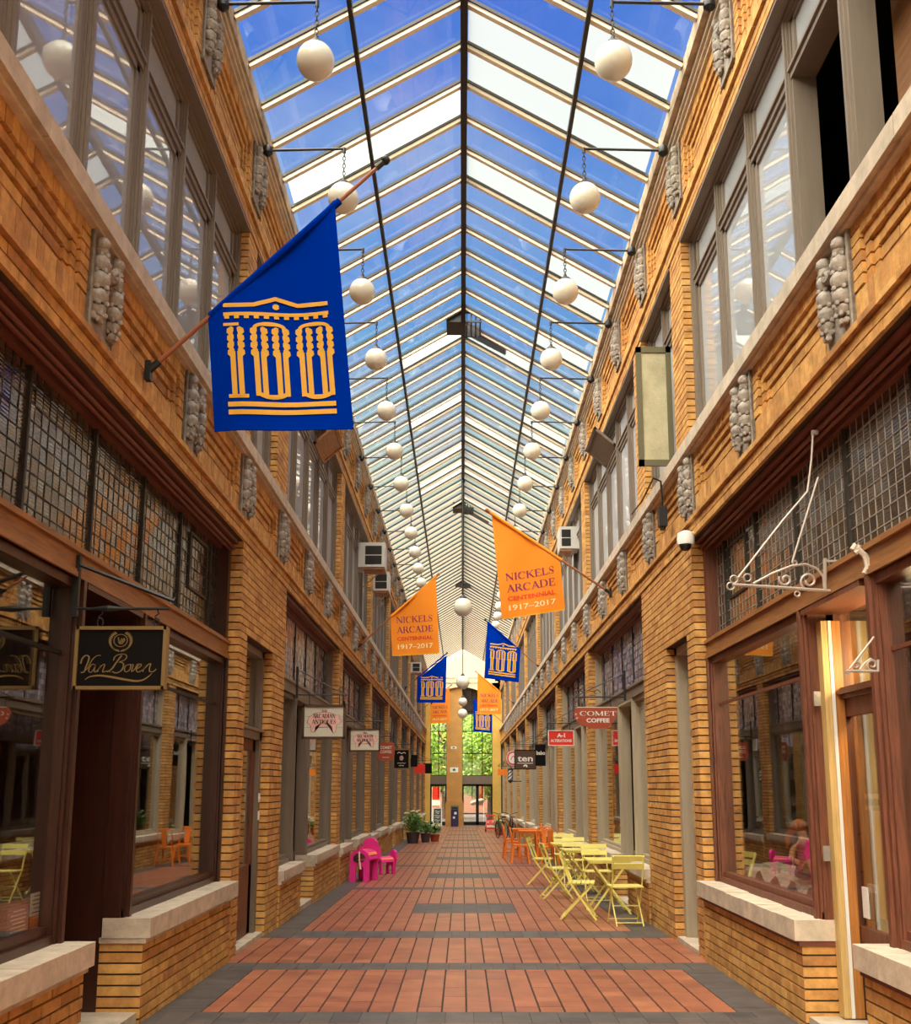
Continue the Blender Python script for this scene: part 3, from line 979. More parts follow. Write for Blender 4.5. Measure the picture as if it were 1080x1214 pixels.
# single doors in the near piers
for s in (-1, 1):
    DN[0] += 1
    d0, d1 = DO[s]
    r = root('door_%d' % DN[0], 'narrow %s door with transom light set in the brick pier' % SIDE[s], 'door', kind='structure')
    fm = M['frame'] if s < 0 else M['frame2']
    df = fz(d0) + .03; dh = 3.04; tb = 2.02; dep = .15 if s < 0 else .32
    m = MB(); m.box(*bbox(s, .02, .5, d0, d1, df - .4, df)); m.build('step', M['stone'], r)
    m = MB()
    for e0, e1 in ((d0, d0 + .11), (d1 - .11, d1)): m.box(*bbox(s, .10, dep + .1, e0, e1, df, dh))
    m.box(*bbox(s, .10, dep + .1, d0, d1, dh - .08, dh)); m.box(*bbox(s, dep - .05, dep + .1, d0, d1, tb, tb + .12)); m.box(*bbox(s, dep - .08, dep + .1, d0, d1, tb + .09, tb + .12))
    m.build('door_frame', fm, r)
    a, c = d0 + .11, d1 - .11
    m = MB()
    for e0, e1 in ((a, a + .13), (c - .13, c)): m.box(*bbox(s, dep, dep + .045, e0, e1, df + .01, tb))
    m.box(*bbox(s, dep, dep + .045, a, c, df + .01, df + .75)); m.box(*bbox(s, dep, dep + .045, a, c, tb - .13, tb))
    m.box(*bbox(s, dep - .012, dep, a + .2, c - .2, df + .15, df + .65))
    leaf = m.build('door_leaf', M['woodr'], r)
    m = MB(); m.box(*bbox(s, dep + .02, dep + .026, a + .13, c - .13, df + .75, tb - .13)); m.build('pane', M['shopglass'], leaf)
    m = MB(); m.ball((sx(s, dep - .05), a + .07, df + 1.0), .032, 10, 8); m.tube([(sx(s, dep), a + .07, df + 1.0), (sx(s, dep - .05), a + .07, df + 1.0)], .014, 8); m.box(*bbox(s, dep - .006, dep, a + .045, a + .095, df + .9, df + 1.1)); m.build('door_knob', M['leadw'], leaf)
    m = MB(); m.box(*bbox(s, dep + .02, dep + .026, a, c, tb + .12, dh - .08)); m.build('transom_pane', M['shopglass'], r)
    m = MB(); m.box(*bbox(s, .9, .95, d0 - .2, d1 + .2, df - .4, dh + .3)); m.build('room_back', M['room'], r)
    if s < 0:
        for zz in (1.12, 1.32):
            m = MB(); m.box(*bbox(s, .09, .10, d1 - .09, d1 - .03, zz, zz + .1)); m.box(*bbox(s, .085, .09, d1 - .075, d1 - .045, zz + .03, zz + .07)); m.build('notice_plate', M['white'], r)

for s in (-1, 1):
    lay('brick', 'bricks', BR[s], 'brick', wall[s], 295, 9)

# ---------------------------------------------------------------- far entrance
YEW = 62.0
ew = root('wall_far', 'far entrance wall of golden plaster with a tall arch and glazed screen', 'wall', kind='structure')
pl = mat('golden_plaster', (.72, .46, .10), .7, var=.15, vscale=1.2)
plc = mat('cream_plaster', (.78, .68, .42), .7, var=.1, vscale=1)
dz = fz(YEW)
m = MB(); m.box(1.84, 5, YEW, YEW + 1.2, -1.5, 8.2); m.build('pillar', pl, ew)
m = MB(); m.box(-5, -1.95, YEW, YEW + 1.2, -1.5, 8.2); m.build('pillar', pl, ew)
m = MB()
AZ = 7.55
arch = [(-1.95, 8.2 - .9 - .5)] + [(-1.95 + 3.79 * i / 16, 6.75 + .75 * math.sin(PI * i / 16) ** .8) for i in range(17)]
poly = [(-2.6, 6.75)] + arch[1:] + [(2.6, 6.75), (2.6, EAVE), (0.02, RIDGE + .1), (-2.6, EAVE)]
def wall_poly(mb, poly, y0, y1):
    mb.extrude([(a, b) for a, b in poly], (0, (y0 + y1) / 2, 0), (1, 0, 0), (0, 0, 1), y1 - y0)
wall_poly(m, poly, YEW, YEW + .35)
m.build('gable', plc, ew)
m = MB()
for zz in (7.75, 8.05): m.box(-2.2, 2.2, YEW - .06, YEW, zz, zz + .09)
for i in range(13): m.box(-2.1 + .33 * i, -1.95 + .33 * i, YEW - .04, YEW, 7.86, 8.02)
m.build('moulding', plc, ew)
m = MB(); m.box(-2, 1.9, YEW + 1.0, YEW + 1.25, 5.9, 8.0); m.box(-2, 1.9, YEW + .3, YEW + 1.2, 7.6, 7.8); m.build('dark_lintel', M['wood'], ew)
m = MB()
m.box(-.945, 0.0, YEW + .2, YEW + 1.1, -1.5, 7.7)
m.extrude([(-1.02, 0), (.08, 0), (.08, 1.25), (.0, 1.5), (-.945, 1.5), (-1.02, 1.25)], (0, YEW + .6, dz), (1, 0, 0), (0, 0, 1), 1.0)
m.build('centre_pillar', mat('ochre_plaster', (.52, .27, .07), .7, var=.2, vscale=1.3), ew)
WN[0] += 1
r = root('window_%d' % WN[0], 'tall gridded glass screen over the far entrance doors', 'window', kind='structure')
g, pn = MB(), MB()
for x0, x1 in ((-1.95, -.945), (0, 1.84)):
    nx = 2 if x0 < -1 else 3
    for i in range(nx + 1): g.box(x0 + (x1 - x0) * i / nx - .025, x0 + (x1 - x0) * i / nx + .025, YEW + .78, YEW + .86, .75 + 0, 7.6)
    for zz in (2.1, 3.45, 4.8, 6.0): g.box(x0, x1, YEW + .78, YEW + .86, zz, zz + .06)
    pn.box(x0, x1, YEW + .81, YEW + .82, 2.0 - 1.2, 7.6)
g.build('screen_bars', M['dark'], r)
pn.build('pane', M['shopglass'], r)
m = MB()
for x0, x1 in ((-1.95, -.945), (0, 1.84)):
    m.box(x0, x1, YEW + .55, YEW + 1.1, 1.72, 2.12); m.box(x0, x1, YEW + .50, YEW + 1.1, 1.62, 1.72)
m.build('transom_band', M['frame'], r)
for x0, x1, lb in ((-1.95, -.945, 'left glazed far entrance door beside the centre pillar'), (0, 1.84, 'right glazed double far entrance door beside the centre pillar')):
    DN[0] += 1
    r = root('door_%d' % DN[0], lb, 'door', kind='structure')
    n = 1 if x0 < -1 else 2
    w = (x1 - x0) / n
    for i in range(n):
        f = MB(); a, c = x0 + w * i, x0 + w * (i + 1)
        for e0, e1 in ((a, a + .09), (c - .09, c)): f.box(e0, e1, YEW + .78, YEW + .84, dz, 1.62)
        f.box(a, c, YEW + .78, YEW + .84, dz, dz + .22); f.box(a, c, YEW + .78, YEW + .84, 1.50, 1.62)
        lf = f.build('door_leaf', M['dark'], r)
        p = MB(); p.box(a + .09, c - .09, YEW + .805, YEW + .812, dz + .22, 1.5); p.build('pane', M['shopglass'], lf)
# outdoors beyond
m = MB(); m.box(-30, 30, YEW + 1, YEW + 70, dz - .5, dz - .12); o = m.build('street', mat('asphalt', (.12, .11, .11), .9, var=.2), None); tag(o, 'grey street pavement outside the far entrance', 'street', kind='structure')
def tree(x, y, h, label):
    r = root('street_tree', label, 'tree', (x, y, dz - .12), group='trees outside the far entrance')
    t = MB(); t.tube([(0, 0, 0), (.05, 0, h * .3), (0, .1, h * .55), (.1, 0, h * .8)], [.22, .18, .13, .05], 9)
    for a in range(6): t.tube([(0, 0, h * (.3 + .07 * a)), (math.cos(a * 2.1) * h * .22, math.sin(a * 2.1) * h * .22, h * (.5 + .06 * a))], [.08, .03], 6)
    t.build('trunk', mat('bark', (.10, .06, .04), .9), r)
    f = MB()
    R = random.Random(x * 7 + y)
    for i in range(5200):
        th, ph, rr = R.uniform(0, 2 * PI), math.acos(R.uniform(-1, 1)), R.uniform(.35, 1) ** .6
        c = Vector((math.cos(th) * math.sin(ph) * rr * h * .42, math.sin(th) * math.sin(ph) * rr * h * .36, h * .62 + math.cos(ph) * rr * h * .42))
        a = Vector((R.uniform(-1, 1), R.uniform(-1, 1), R.uniform(-.6, .6))).normalized() * R.uniform(.10, .2)
        b = a.cross(Vector((R.uniform(-1, 1), R.uniform(-1, 1), R.uniform(-1, 1)))).normalized() * R.uniform(.05, .1)
        f.quad(c - a, c - b, c + a, c + b)
    f.build('foliage', M['leaf'], r, kind='stuff')
M['leaf'] = mat('sunlit_leaf', (.2, .42, .05), .5, cols=[(.10, .26, .02), (.30, .52, .06), (.20, .40, .04), (.45, .62, .12)])  # tree leaves in random mid to bright greens
tree(-4.6, 71, 7.6, 'leafy green street tree seen through the left far glass')
tree(1.9, 71, 7.2, 'leafy green street tree seen through the right far glass')
tree(-1.4, 79.5, 9.0, 'taller green street tree standing behind the other two')
m = MB(); m.box(-14, 16, 92, 96, dz, 6.5); bo = m.build('far_building', mat('far_brick', (.30, .15, .11), .9), None)
tag(bo, 'brick building across the street beyond the trees', 'building')
for i in range(9):
    for zz in (1.0, 3.8): m = MB(); m.box(-12 + 3 * i, -10.6 + 3 * i, 91.9, 92.02, zz, zz + 1.6); m.build('window', M['black'], bo)
# ================================================================ LETTERING
def atY(u, v, Y):                             # a pixel and a distance along the arcade give a point
    n = (PV - v) / FPX
    z = Y * (n * CO + SI) / (CO - n * SI)
    d = Y * CO + z * SI
    return Vector(((u - PU) * d / FPX, Y, z + EYE))

def smooth_line(pts, n=5):
    out = []
    for i in range(len(pts) - 1):
        p0, p1, p2, p3 = pts[max(i - 1, 0)], pts[i], pts[i + 1], pts[min(i + 2, len(pts) - 1)]
        for k in range(n):
            t = k / n
            out.append(tuple(.5 * (2 * b + (c - a) * t + (2 * a - 5 * b + 4 * c - d) * t * t + (3 * b - a - 3 * c + d) * t ** 3) for a, b, c, d in zip(p0, p1, p2, p3)))
    out.append(tuple(pts[-1]))
    return out
def ribbon(mb, pts, w, f):
    """flat stroke along 2d points, width w (number or list), mapped to the place by f"""
    m = len(pts)
    ws = w if isinstance(w, (list, tuple)) else [w] * m
    L, R = [], []
    for i in range(m):
        a, b = pts[max(i - 1, 0)], pts[min(i + 1, m - 1)]
        tx, ty = b[0] - a[0], b[1] - a[1]
        l = math.hypot(tx, ty) or 1
        nx, ny = -ty / l * ws[i] / 2, tx / l * ws[i] / 2
        L.append(f(pts[i][0] + nx, pts[i][1] + ny)); R.append(f(pts[i][0] - nx, pts[i][1] - ny))
    n = len(mb.v)
    for i in range(m): mb.v += [tuple(L[i]), tuple(R[i])]
    for i in range(m - 1):
        mb.f.append((n + 2 * i, n + 2 * i + 1, n + 2 * i + 3, n + 2 * i + 2)); mb.m.append(mb.cm)
def arc(cx, cy, rx, ry, a0, a1, n=14):
    return [(cx + rx * math.cos(math.radians(a0 + (a1 - a0) * i / n)), cy + ry * math.sin(math.radians(a0 + (a1 - a0) * i / n))) for i in range(n + 1)]
TK, TN, SF = .17, .065, .055
def sf(x, y, w=.26): return (SF, [(x - w / 2, y + (SF / 2 if y < .5 else -SF / 2)), (x + w / 2, y + (SF / 2 if y < .5 else -SF / 2))])
def st(x): return [(TK, [(x, 0), (x, 1)]), sf(x, 0, .3), sf(x, 1, .3)]
SERIF = {
    'I': (.40, st(.17)),
    'N': (.98, [(TN, [(.12, 0), (.12, 1)]), (TK, [(.12, .96), (.78, .04)]), (TN, [(.78, 0), (.78, 1)]), sf(.12, 0), sf(.08, 1, .2), sf(.78, 1)]),
    'C': (.92, [(TN, arc(.47, .5, .40, .48, 45, 315)), (TK, arc(.47, .5, .375, .46, 115, 245)), (TN, [(.79, .66), (.79, .97)])]),
    'K': (.95, st(.17) + [(TN, [(.2, .42), (.72, .97)]), (TK, [(.38, .60), (.80, .03)]), sf(.74, 1, .28), sf(.82, 0, .28)]),
    'E': (.78, st(.17) + [(TN, [(.17, .97), (.64, .97)]), (TN, [(.17, .52), (.5, .52)]), (TN, [(.17, .03), (.66, .03)]), (TN, [(.63, .97), (.63, .75)]), (TN, [(.5, .62), (.5, .42)]), (TN, [(.66, .03), (.68, .27)])]),
    'L': (.74, st(.17) + [(TN, [(.17, .03), (.64, .03)]), (TN, [(.63, .03), (.65, .28)])]),
    'S': (.68, [(TN, smooth_line([(.55, .70), (.52, .93), (.32, .97), (.12, .86), (.12, .68)])), (TK * .95, smooth_line([(.13, .70), (.26, .56), (.44, .45), (.53, .30)])), (TN, smooth_line([(.53, .30), (.52, .12), (.32, .03), (.10, .08), (.08, .30)]))]),
    'A': (.90, [(TN, [(.10, 0), (.43, .98)]), (TK, [(.42, .98), (.78, 0)]), (TN, [(.22, .34), (.62, .34)]), sf(.10, 0), sf(.79, 0, .3)]),
    'R': (.90, st(.17) + [(TN, [(.17, .97), (.42, .97)]), (TK * .8, arc(.42, .74, .20, .22, 80, -80)), (TN, [(.17, .51), (.42, .51)]), (TK, [(.42, .50), (.78, .04)]), sf(.80, 0, .22)]),
    'D': (.98, st(.17) + [(TN, [(.17, .97), (.45, .97)]), (TN, [(.17, .03), (.45, .03)]), (TN, arc(.45, .5, .40, .47, 90, -90)), (TK, arc(.43, .5, .38, .45, 55, -55))]),
    'O': (1.0, [(TN, arc(.48, .5, .41, .48, 0, 360, 24)), (TK, arc(.48, .5, .385, .46, 125, 235)), (TK, arc(.48, .5, .385, .46, -55, 55))]),
    'M': (1.15, [(TN, [(.14, 0), (.14, 1)]), (TK, [(.14, .98), (.54, .05)]), (TN, [(.54, .05), (.92, .98)]), (TK, [(.94, 0), (.94, 1)]), sf(.14, 0), sf(.10, 1), sf(.95, 0, .3), sf(.96, 1, .28)]),
    'T': (.82, [(TK, [(.40, 0), (.40, 1)]), (TN, [(.06, .97), (.74, .97)]), (TN, [(.07, .97), (.05, .72)]), (TN, [(.73, .97), (.75, .72)]), sf(.40, 0, .3)]),
    'U': (.95, [(TK, [(.18, 1), (.18, .32)]), (TN, arc(.47, .32, .29, .29, 180, 360)), (TN, [(.76, .32), (.76, 1)]), sf(.18, 1, .3), sf(.76, 1)]),
    'H': (1.0, st(.17) + st(.78) + [(TN, [(.17, .52), (.78, .52)])]),
    '-': (.6, [(TN, [(.05, .4), (.55, .4)])]),
    ' ': (.45, []),
}
SERIF['Q'] = (1.0, SERIF['O'][1] + [(TN * 1.5, [(.5, .1), (.62, -.12), (.86, -.18)])])
def serif(mb, text, x0, x1, y, h, f):
    """text spread from x0 to x1 on the baseline y, cap height h"""
    tot = sum(SERIF[c][0] for c in text) - .12
    k = (x1 - x0) / tot
    x = x0
    for c in text:
        adv, strokes = SERIF[c]
        for w, pts in strokes:
            if len(pts) == 2: pts = [tuple(a + (b - a) * t / 3 for a, b in zip(*pts)) for t in range(4)]
            q = [(x + px * k, y + py * h) for px, py in pts]
            ribbon(mb, q, w * (k + h) / 2, f)
        x += adv * k
def sans(mb, text, x0, x1, y, h, f, bold=0.0, hspace=None):
    """Blender's own lettering spread from x0 to x1"""
    cu = bpy.data.curves.new('lettering', 'FONT')
    cu.body = text
    cu.size = 1.0
    cu.offset = bold
    cu.resolution_u = 3
    if hspace: cu.space_character = hspace
    o = bpy.data.objects.new('lettering', cu)
    COL.objects.link(o)
    me = bpy.data.meshes.new_from_object(o.evaluated_get(bpy.context.evaluated_depsgraph_get()))
    co = [v.co.copy() for v in me.vertices]
    fa = [tuple(p.vertices) for p in me.polygons]
    bpy.data.objects.remove(o); bpy.data.curves.remove(cu); bpy.data.meshes.remove(me)
    if not co: return
    xa, xb = min(c.x for c in co), max(c.x for c in co)
    k = (x1 - x0) / (xb - xa)
    kz = h / 0.70
    n = len(mb.v)
    for c in co: mb.v.append(tuple(f(x0 + (c.x - xa) * k, y + c.y * kz)))
    for p in fa: mb.f.append(tuple(n + i for i in p)); mb.m.append(mb.cm)

# ================================================================ FLAGS
M['blue'] = mat('blue_cloth', (.0, .026, .33), .85, spec=0.0, bump=.25, bscale=160)
M['orange'] = mat('orange_cloth', (.84, .25, .004), .8, bump=.25, bscale=160)
M['fgold'] = mat('flag_gold', (.72, .38, .028), .75)
M['purple'] = mat('flag_purple', (.22, .015, .09), .75)
M['red'] = mat('flag_red', (.72, .05, .01), .75)
M['cream'] = mat('flag_cream', (.90, .80, .45), .75)
M['pole'] = mat('pole_wood', (.30, .10, .04), .5)
def flag(kind, Y, bl, br, tr, tl, mount, tip, label, seed):
    P = [atY(p[0], p[1], Y) for p in (bl, br, tr, tl)]
    O, U = P[0], P[1] - P[0]
    le, re = P[3] - P[0], P[2] - P[1]
    W = le if le.length < re.length else re
    n = U.cross(W).normalized()
    if n.y > 0: n = -n
    def wave(p, q): return .022 * math.sin(p * 5.2 + seed + q * 1.1) + .012 * math.sin(p * 9 - q * 2 + seed * 2)
    def f(p, q, off=.006): return O + U * p + W * q + n * (wave(p, q) + off)
    mp, tp = atY(mount[0], mount[1], Y), atY(tip[0], tip[1], Y)
    s = -1 if mp.x < 0 else 1
    mp = Vector((s * (WL[s] - .035), Y, mp.z))
    r = root('flag', label, 'flag', tuple(mp), group='centennial flags on poles along the arcade')
    R = Matrix.Translation(-mp)
    def loc(mb):
        mb.v = [tuple(Vector(v) - mp) for v in mb.v]
        return mb
    b = MB(); b.tube([mp, tp], [.018, .014], 8); loc(b).build('pole', M['pole'], r, smooth=True)
    b = MB(); b.ball(tp, .035, 8, 6); b.tube([tp - (tp - mp).normalized() * .09, tp], .022, 8); loc(b).build('finial', M['dark'] if kind == 'blue' else M['pole'], r, smooth=True)
    b = MB(); b.box(mp.x - .02, mp.x + .02, Y - .03, Y + .03, mp.z - .07, mp.z + .07); b.tube([mp, mp + (tp - mp).normalized() * .1], .026, 8); loc(b).build('pole_bracket', M['dark'], r)
    qL, qR = le.length / W.length, re.length / W.length
    nx, nz = 18, 14
    for side, nm in ((0, 'cloth'),):
        b = MB()
        vv = []
        for i in range(nx + 1):
            p = i / nx
            top = qL + (qR - qL) * p
            for j in range(nz + 1):
                q = top * j / nz
                vv.append((p, q))
        for off in (.004, -.002):
            base = len(b.v)
            for p, q in vv: b.v.append(tuple(f(p, q, off)))
            for i in range(nx):
                for j in range(nz):
                    a = base + i * (nz + 1) + j
                    qd = (a, a + nz + 1, a + nz + 2, a + 1)
                    b.f.append(qd if off > 0 else qd[::-1]); b.m.append(0)
        loc(b).build(nm, M[kind], r, smooth='all')
    b = MB()
    for q0, q1 in ((0, .018),):
        ribbon(b, [(i / 12, .012) for i in range(13)], .022, f)
    loc(b).build('hem', M['fgold'] if kind == 'orange' else M['blue'], r)
    pd = (tp - mp).normalized(); ts = [(q - mp).dot(pd) for q in (P[3], P[2])]
    b = MB(); b.tube([mp + pd * ts[0], mp + pd * (ts[0] + ts[1]) / 2, mp + pd * ts[1]], .027, 8); loc(b).build('pole_sleeve', M[kind], r, smooth=True)
    g = lambda p, q: f(p, q, .010)
    if kind == 'blue':
        b = MB()
        for q in (.15, .215): ribbon(b, [(.115 + .775 * i / 8, q) for i in range(9)], .040, g)
        ribbon(b, [(.115, 1.065), (.34, 1.065), (.5, 1.12), (.66, 1.065), (.885, 1.065)], .035, g)
        ribbon(b, arc(.5, 1.05, .012, .013, 0, 360, 10), .026, g)
        ribbon(b, [(.115 + .77 * i / 8, .985) for i in range(9)], .03, g)
        for i in range(11): ribbon(b, [(.14 + .072 * i, .975), (.14 + .072 * i, .945)], .036, g)
        def column(x):
            for dx in (-.026, .026): ribbon(b, [(x + dx, .285 + .075 * i) for i in range(6)], .038, g)
            for k in range(4):
                for dx in (-.027, .027):
                    cx, cq = x + dx, .64 + .062 * k
                    ribbon(b, [(cx + dx * .1, cq - .03), (cx + dx * .5, cq), (cx + dx * .35, cq + .02), (cx - dx * .2, cq + .045)], [.016, .048, .052, .02], g)
        column(.197)
        ribbon(b, [(.125, .283), (.27, .283)], .030, g); ribbon(b, [(.11, .895), (.225, .895)], .026, g)
        for x in (.4425, .768):
            column(x - .077); column(x + .077)
            ribbon(b, arc(x, .335, .108, .062, 180, 360, 12), .032, g)
            ribbon(b, [(x - .07, .283), (x + .07, .283)], .026, g)
            ribbon(b, arc(x, .865, .105, .038, 0, 180, 12), .028, g)
            ribbon(b, [(x - .07, .895), (x + .07, .895)], .026, g)
        loc(b).build('gold_emblem', M['fgold'], r)
    else:
        b = MB(); serif(b, 'NICKELS', .12, .88, .79, .155, g); loc(b).build('serif_lettering', M['purple'], r); b = MB(); serif(b, 'ARCADE', .12, .88, .545, .155, g); loc(b).build('serif_lettering', M['purple'], r)
        b = MB(); sans(b, 'CENTENNIAL', .12, .88, .365, .085, g, bold=.03); loc(b).build('red_lettering', M['red'], r)
        b = MB(); sans(b, '1917\u20132017', .13, .87, .16, .11, g, bold=.005); loc(b).build('date_lettering', M['cream'], r)
    return r
flag('blue', 6.69, (255, 513), (419, 508), (402, 238), (247, 373), (175, 440), (457, 190), 'large blue flag with gold 100 emblem, nearest on the left', 0.3)
flag('orange', 15.4, (595, 735), (670, 723), (664, 667), (580, 609), (726, 703), (577, 605), 'orange lettered flag nearest on the right wall', 1.2)
flag('orange', 21.1, (465, 778), (521, 775), (518, 684), (463, 729), (424, 767), (520, 681), 'orange lettered flag nearest on the left, beyond the large blue flag', 2.1)
flag('blue', 29.95, (574, 804), (615, 809), (617, 770), (577, 738), (637, 791), (575, 735), 'blue flag with gold 100 emblem on the right wall behind the orange flag', 0.8)
flag('blue', 38.9, (494, 833), (528, 833), (528, 777), (495, 805), (480, 816), (530, 774), 'small blue flag with gold 100 emblem farther along the left', 1.7)
flag('orange', 45.2, (566, 847), (594, 847), (594, 821), (566, 798), (609, 834), (564, 796), 'deep orange flag second on the right, past the blue one', 0.1)
flag('orange', 51.5, (510, 858), (533, 857), (533, 815), (510, 836), (499, 844), (535, 812), 'pale orange flag farthest on the left, half behind the small blue flag', 2.6)
flag('blue', 55.0, (561, 867), (583, 869), (583, 847), (561, 829), (597, 858), (560, 827), 'farthest blue flag on the right, hanging below the deep orange one', 1.1)

# ================================================================ GLOBE LAMPS
def globe_proto(s, reach):
    r = root('globe_lamp', 'x', 'lamp', (0, 0, 0))
    b = MB(); b.tube([(0, 0, 0), (-s * reach, 0, .02)], .014, 8); b.lathe((0, 0, -.035), [(.012, -.04), (.055, 0), (.055, .06), (.02, .1)], 10); b.tube([(-s * reach, 0, .03), (-s * reach, 0, -.03)], .018, 8)
    b.build('bracket_arm', M['dark'], r, smooth=True)
    b = MB()
    z = -.02
    for i in range(7):
        pts = []
        for k in range(8):
            a = 2 * PI * k / 8
            dx, dz = .016 * math.cos(a), .028 * math.sin(a)
            pts.append((-s * reach + (dx if i % 2 else 0), 0 + (0 if i % 2 else dx), z - .03 + dz))
        b.tube(pts, .0055, 5, closed=True)
        z -= .045
    ch = b.build('chain', M['dark'], r)
    b = MB(); b.lathe((-s * reach, 0, z - .08), [(.075, -.02), (.082, .0), (.06, .03), (.025, .05), (.018, .09)], 14); b.build('cap', M['dark'], r, smooth=True)
    b = MB(); b.ball((-s * reach, 0, z - .23), .165, 24, 14); b.build('globe', M['opal'], r, smooth='all')
    return r
for s in (-1, 1):
    eb = abs(EX[s])
    reach = eb - (1.28 if s < 0 else 1.32)
    pr = globe_proto(s, reach)
    for k in range(0, 18):
        o = pr if k == 0 else copy_tree(pr)
        o.location = (s * eb, 5.79 + 2.09 * k, 8.30)
        where = 'overhead at the frame edge' if k == 0 else ''
        o['label'] = 'white glass globe lamp on a chained %s wall bracket, %s from the front' % (SIDE[s], ORD[k])
        o['group'] = 'globe lamps along the %s cornice' % SIDE[s]
cl = [(549, 720, 27.0, .25), (549, 809, 37.0, .25), (546, 832, 46, .2), (549, 846, 54, .26)]
for i, (u, v, d, rad) in enumerate(cl):
    p = at(u, v, d)
    r = root('pendant_globe', ['large white pendant globe hanging on a long rod from the ridge', 'second white pendant globe on a rod, in front of the far arch', 'small white pendant globe beside the far pillar top', 'lowest white pendant globe, just under the second one'][i], 'lamp', (0.02, p.y, RIDGE - .13), group='pendant globes down the middle')
    zz = p.z - (RIDGE - .13)
    b = MB(); b.tube([(0, 0, 0), (0, 0, zz + rad)], .018, 6); b.lathe((0, 0, -.06), [(.06, 0), (.05, .05), (.02, .06)], 10); b.build('rod', M['dark'], r)
    b = MB(); b.lathe((0, 0, zz + rad), [(.10, -.03), (.07, .03), (.03, .08)], 12); b.build('cap', M['dark'], r)
    b = MB(); b.ball((0, 0, zz), rad, 20, 12); b.build('globe', M['opal'], r, smooth='all')
# ================================================================ HANGING SIGNS
M['sgblack'] = mat('sign_black', (.006, .005, .005), .6, spec=.1)
M['sggold'] = mat('sign_gold', (.26, .17, .06), .4, metal=.3)
M['rust'] = mat('rust_red_board', (.36, .055, .02), .5)
M['redp'] = mat('bright_red_board', (.72, .03, .015), .45)
M['orangep'] = mat('orange_paint', (.85, .22, .012), .45)
M['brownp'] = mat('dark_brown_paint', (.07, .035, .02), .5)
M['plank'] = mat('pale_plank', (.66, .62, .52), .7, isl=.12)
M['pink'] = mat('pink_paint', (.80, .47, .42), .6)
def sign(Y, u0, v0, u1, v1, board, frame, label, arm=True, poly=None, th=.035, rod_h=.14, wallside=None):
    a, b = atY(u0, v1, Y), atY(u1, v0, Y)
    x0, x1, z0, z1 = a.x, b.x, a.z, b.z
    s = -1 if (x0 + x1) / 2 < 0 else 1
    wx = s * WL[s]
    c = Vector(((x0 + x1) / 2, Y, (z0 + z1) / 2))
    r = root('hanging_sign', label, 'sign', tuple(c))
    w, h = (x1 - x0) / 2, (z1 - z0) / 2
    m = MB()
    if poly: m.extrude([(p * w, q * h) for p, q in poly], (0, 0, 0), (1, 0, 0), (0, 0, 1), th)
    else: m.box(-w, w, -th / 2, th / 2, -h, h)
    m.build('board', board, r)
    if frame:
        e = min(w, h) * (.10 if frame[1] is None else frame[1])
        m = MB()
        m.box(-w - .004, -w + e, -th / 2 - .012, th / 2 + .012, -h - .004, h + .004); m.box(w - e, w + .004, -th / 2 - .012, th / 2 + .012, -h - .004, h + .004)
        m.box(-w, w, -th / 2 - .012, th / 2 + .012, h - e, h + .004); m.box(-w, w, -th / 2 - .012, th / 2 + .012, -h - .004, -h + e)
        m.build('frame', frame[0], r)
    if arm:
        m = MB()
        zt = h + rod_h
        xe = -w if s > 0 else w
        m.tube([(wx - c.x, 0, zt), (xe * 1.08, 0, zt)], .011, 6)
        m.tube([(wx - c.x, 0, zt + .34), (xe * .9, 0, zt + .01)], .008, 6)
        for q in (-.7, .7):
            m.tube([(q * w, 0, h - .005), (q * w, 0, zt)], .006, 5)
        # scrolls
        for q in (.45, .1):
            cx = (wx - c.x) * q + xe * (1 - q)
            pts = [(cx + math.cos(t * .55) * .008 * (10 - t) * .75, 0, zt + .06 + math.sin(t * .55) * .008 * (10 - t) * .75) for t in range(10)]
            m.tube(pts, .006, 5)
        m.box(wx - c.x - .015, wx - c.x + .015, -.02, .02, zt - .05, zt + .38)
        m.build('bracket', M['dark'], r)
    f = lambda p, q: Vector((p * w, -th / 2 - .003, q * h))
    return r, f, w, h

# the script-lettered black sign, front left
r, f, w, h = sign(6.02, 88, 744, 199, 817, M['sgblack'], (M['sggold'], .09), 'black hanging sign with gold script and wreath by the left doorway', arm=False)
def px(x, y): return ((x - 530) / 465.0, (335 - y) / 295.0)
m = MB()
scr = [
    ([(128, 392), (140, 345), (175, 312), (208, 325), (205, 365), (185, 420), (168, 468), (135, 476)], 15),
    ([(168, 468), (205, 430), (240, 360), (285, 318), (330, 312)], 9),
    ([(280, 402), (245, 398), (220, 432), (216, 465), (240, 474), (268, 440), (288, 396), (272, 450), (280, 472), (305, 452)], 10),
    ([(305, 470), (330, 398), (318, 440), (350, 404), (376, 400), (362, 448), (362, 472), (398, 462), (440, 470)], 10),
    ([(400, 470), (450, 442), (490, 385), (545, 312)], 15),
    ([(462, 362), (478, 322), (525, 302), (580, 303), (597, 330), (572, 358), (522, 376)], 10),
    ([(522, 376), (562, 386), (568, 422), (542, 462), (495, 479), (455, 466)], 13),
    ([(630, 398), (594, 410), (580, 448), (598, 470), (632, 452), (644, 412), (630, 398), (655, 402)], 10),
    ([(655, 402), (668, 404), (655, 466), (690, 440), (712, 396), (735, 402)], 10),
    ([(712, 440), (750, 412), (742, 393), (712, 420), (704, 455), (726, 472), (766, 450)], 10),
    ([(770, 470), (796, 396), (784, 440), (820, 402), (848, 392), (838, 434), (842, 466), (880, 466), (908, 442)], 10),
]
for pts, wd_ in scr: ribbon(m, smooth_line([px(*p) for p in pts]), wd_ / 420.0, f)
sw = smooth_line([px(*p) for p in ((180, 545), (230, 515), (330, 504), (450, 518), (600, 543), (720, 556), (800, 535), (868, 482))])
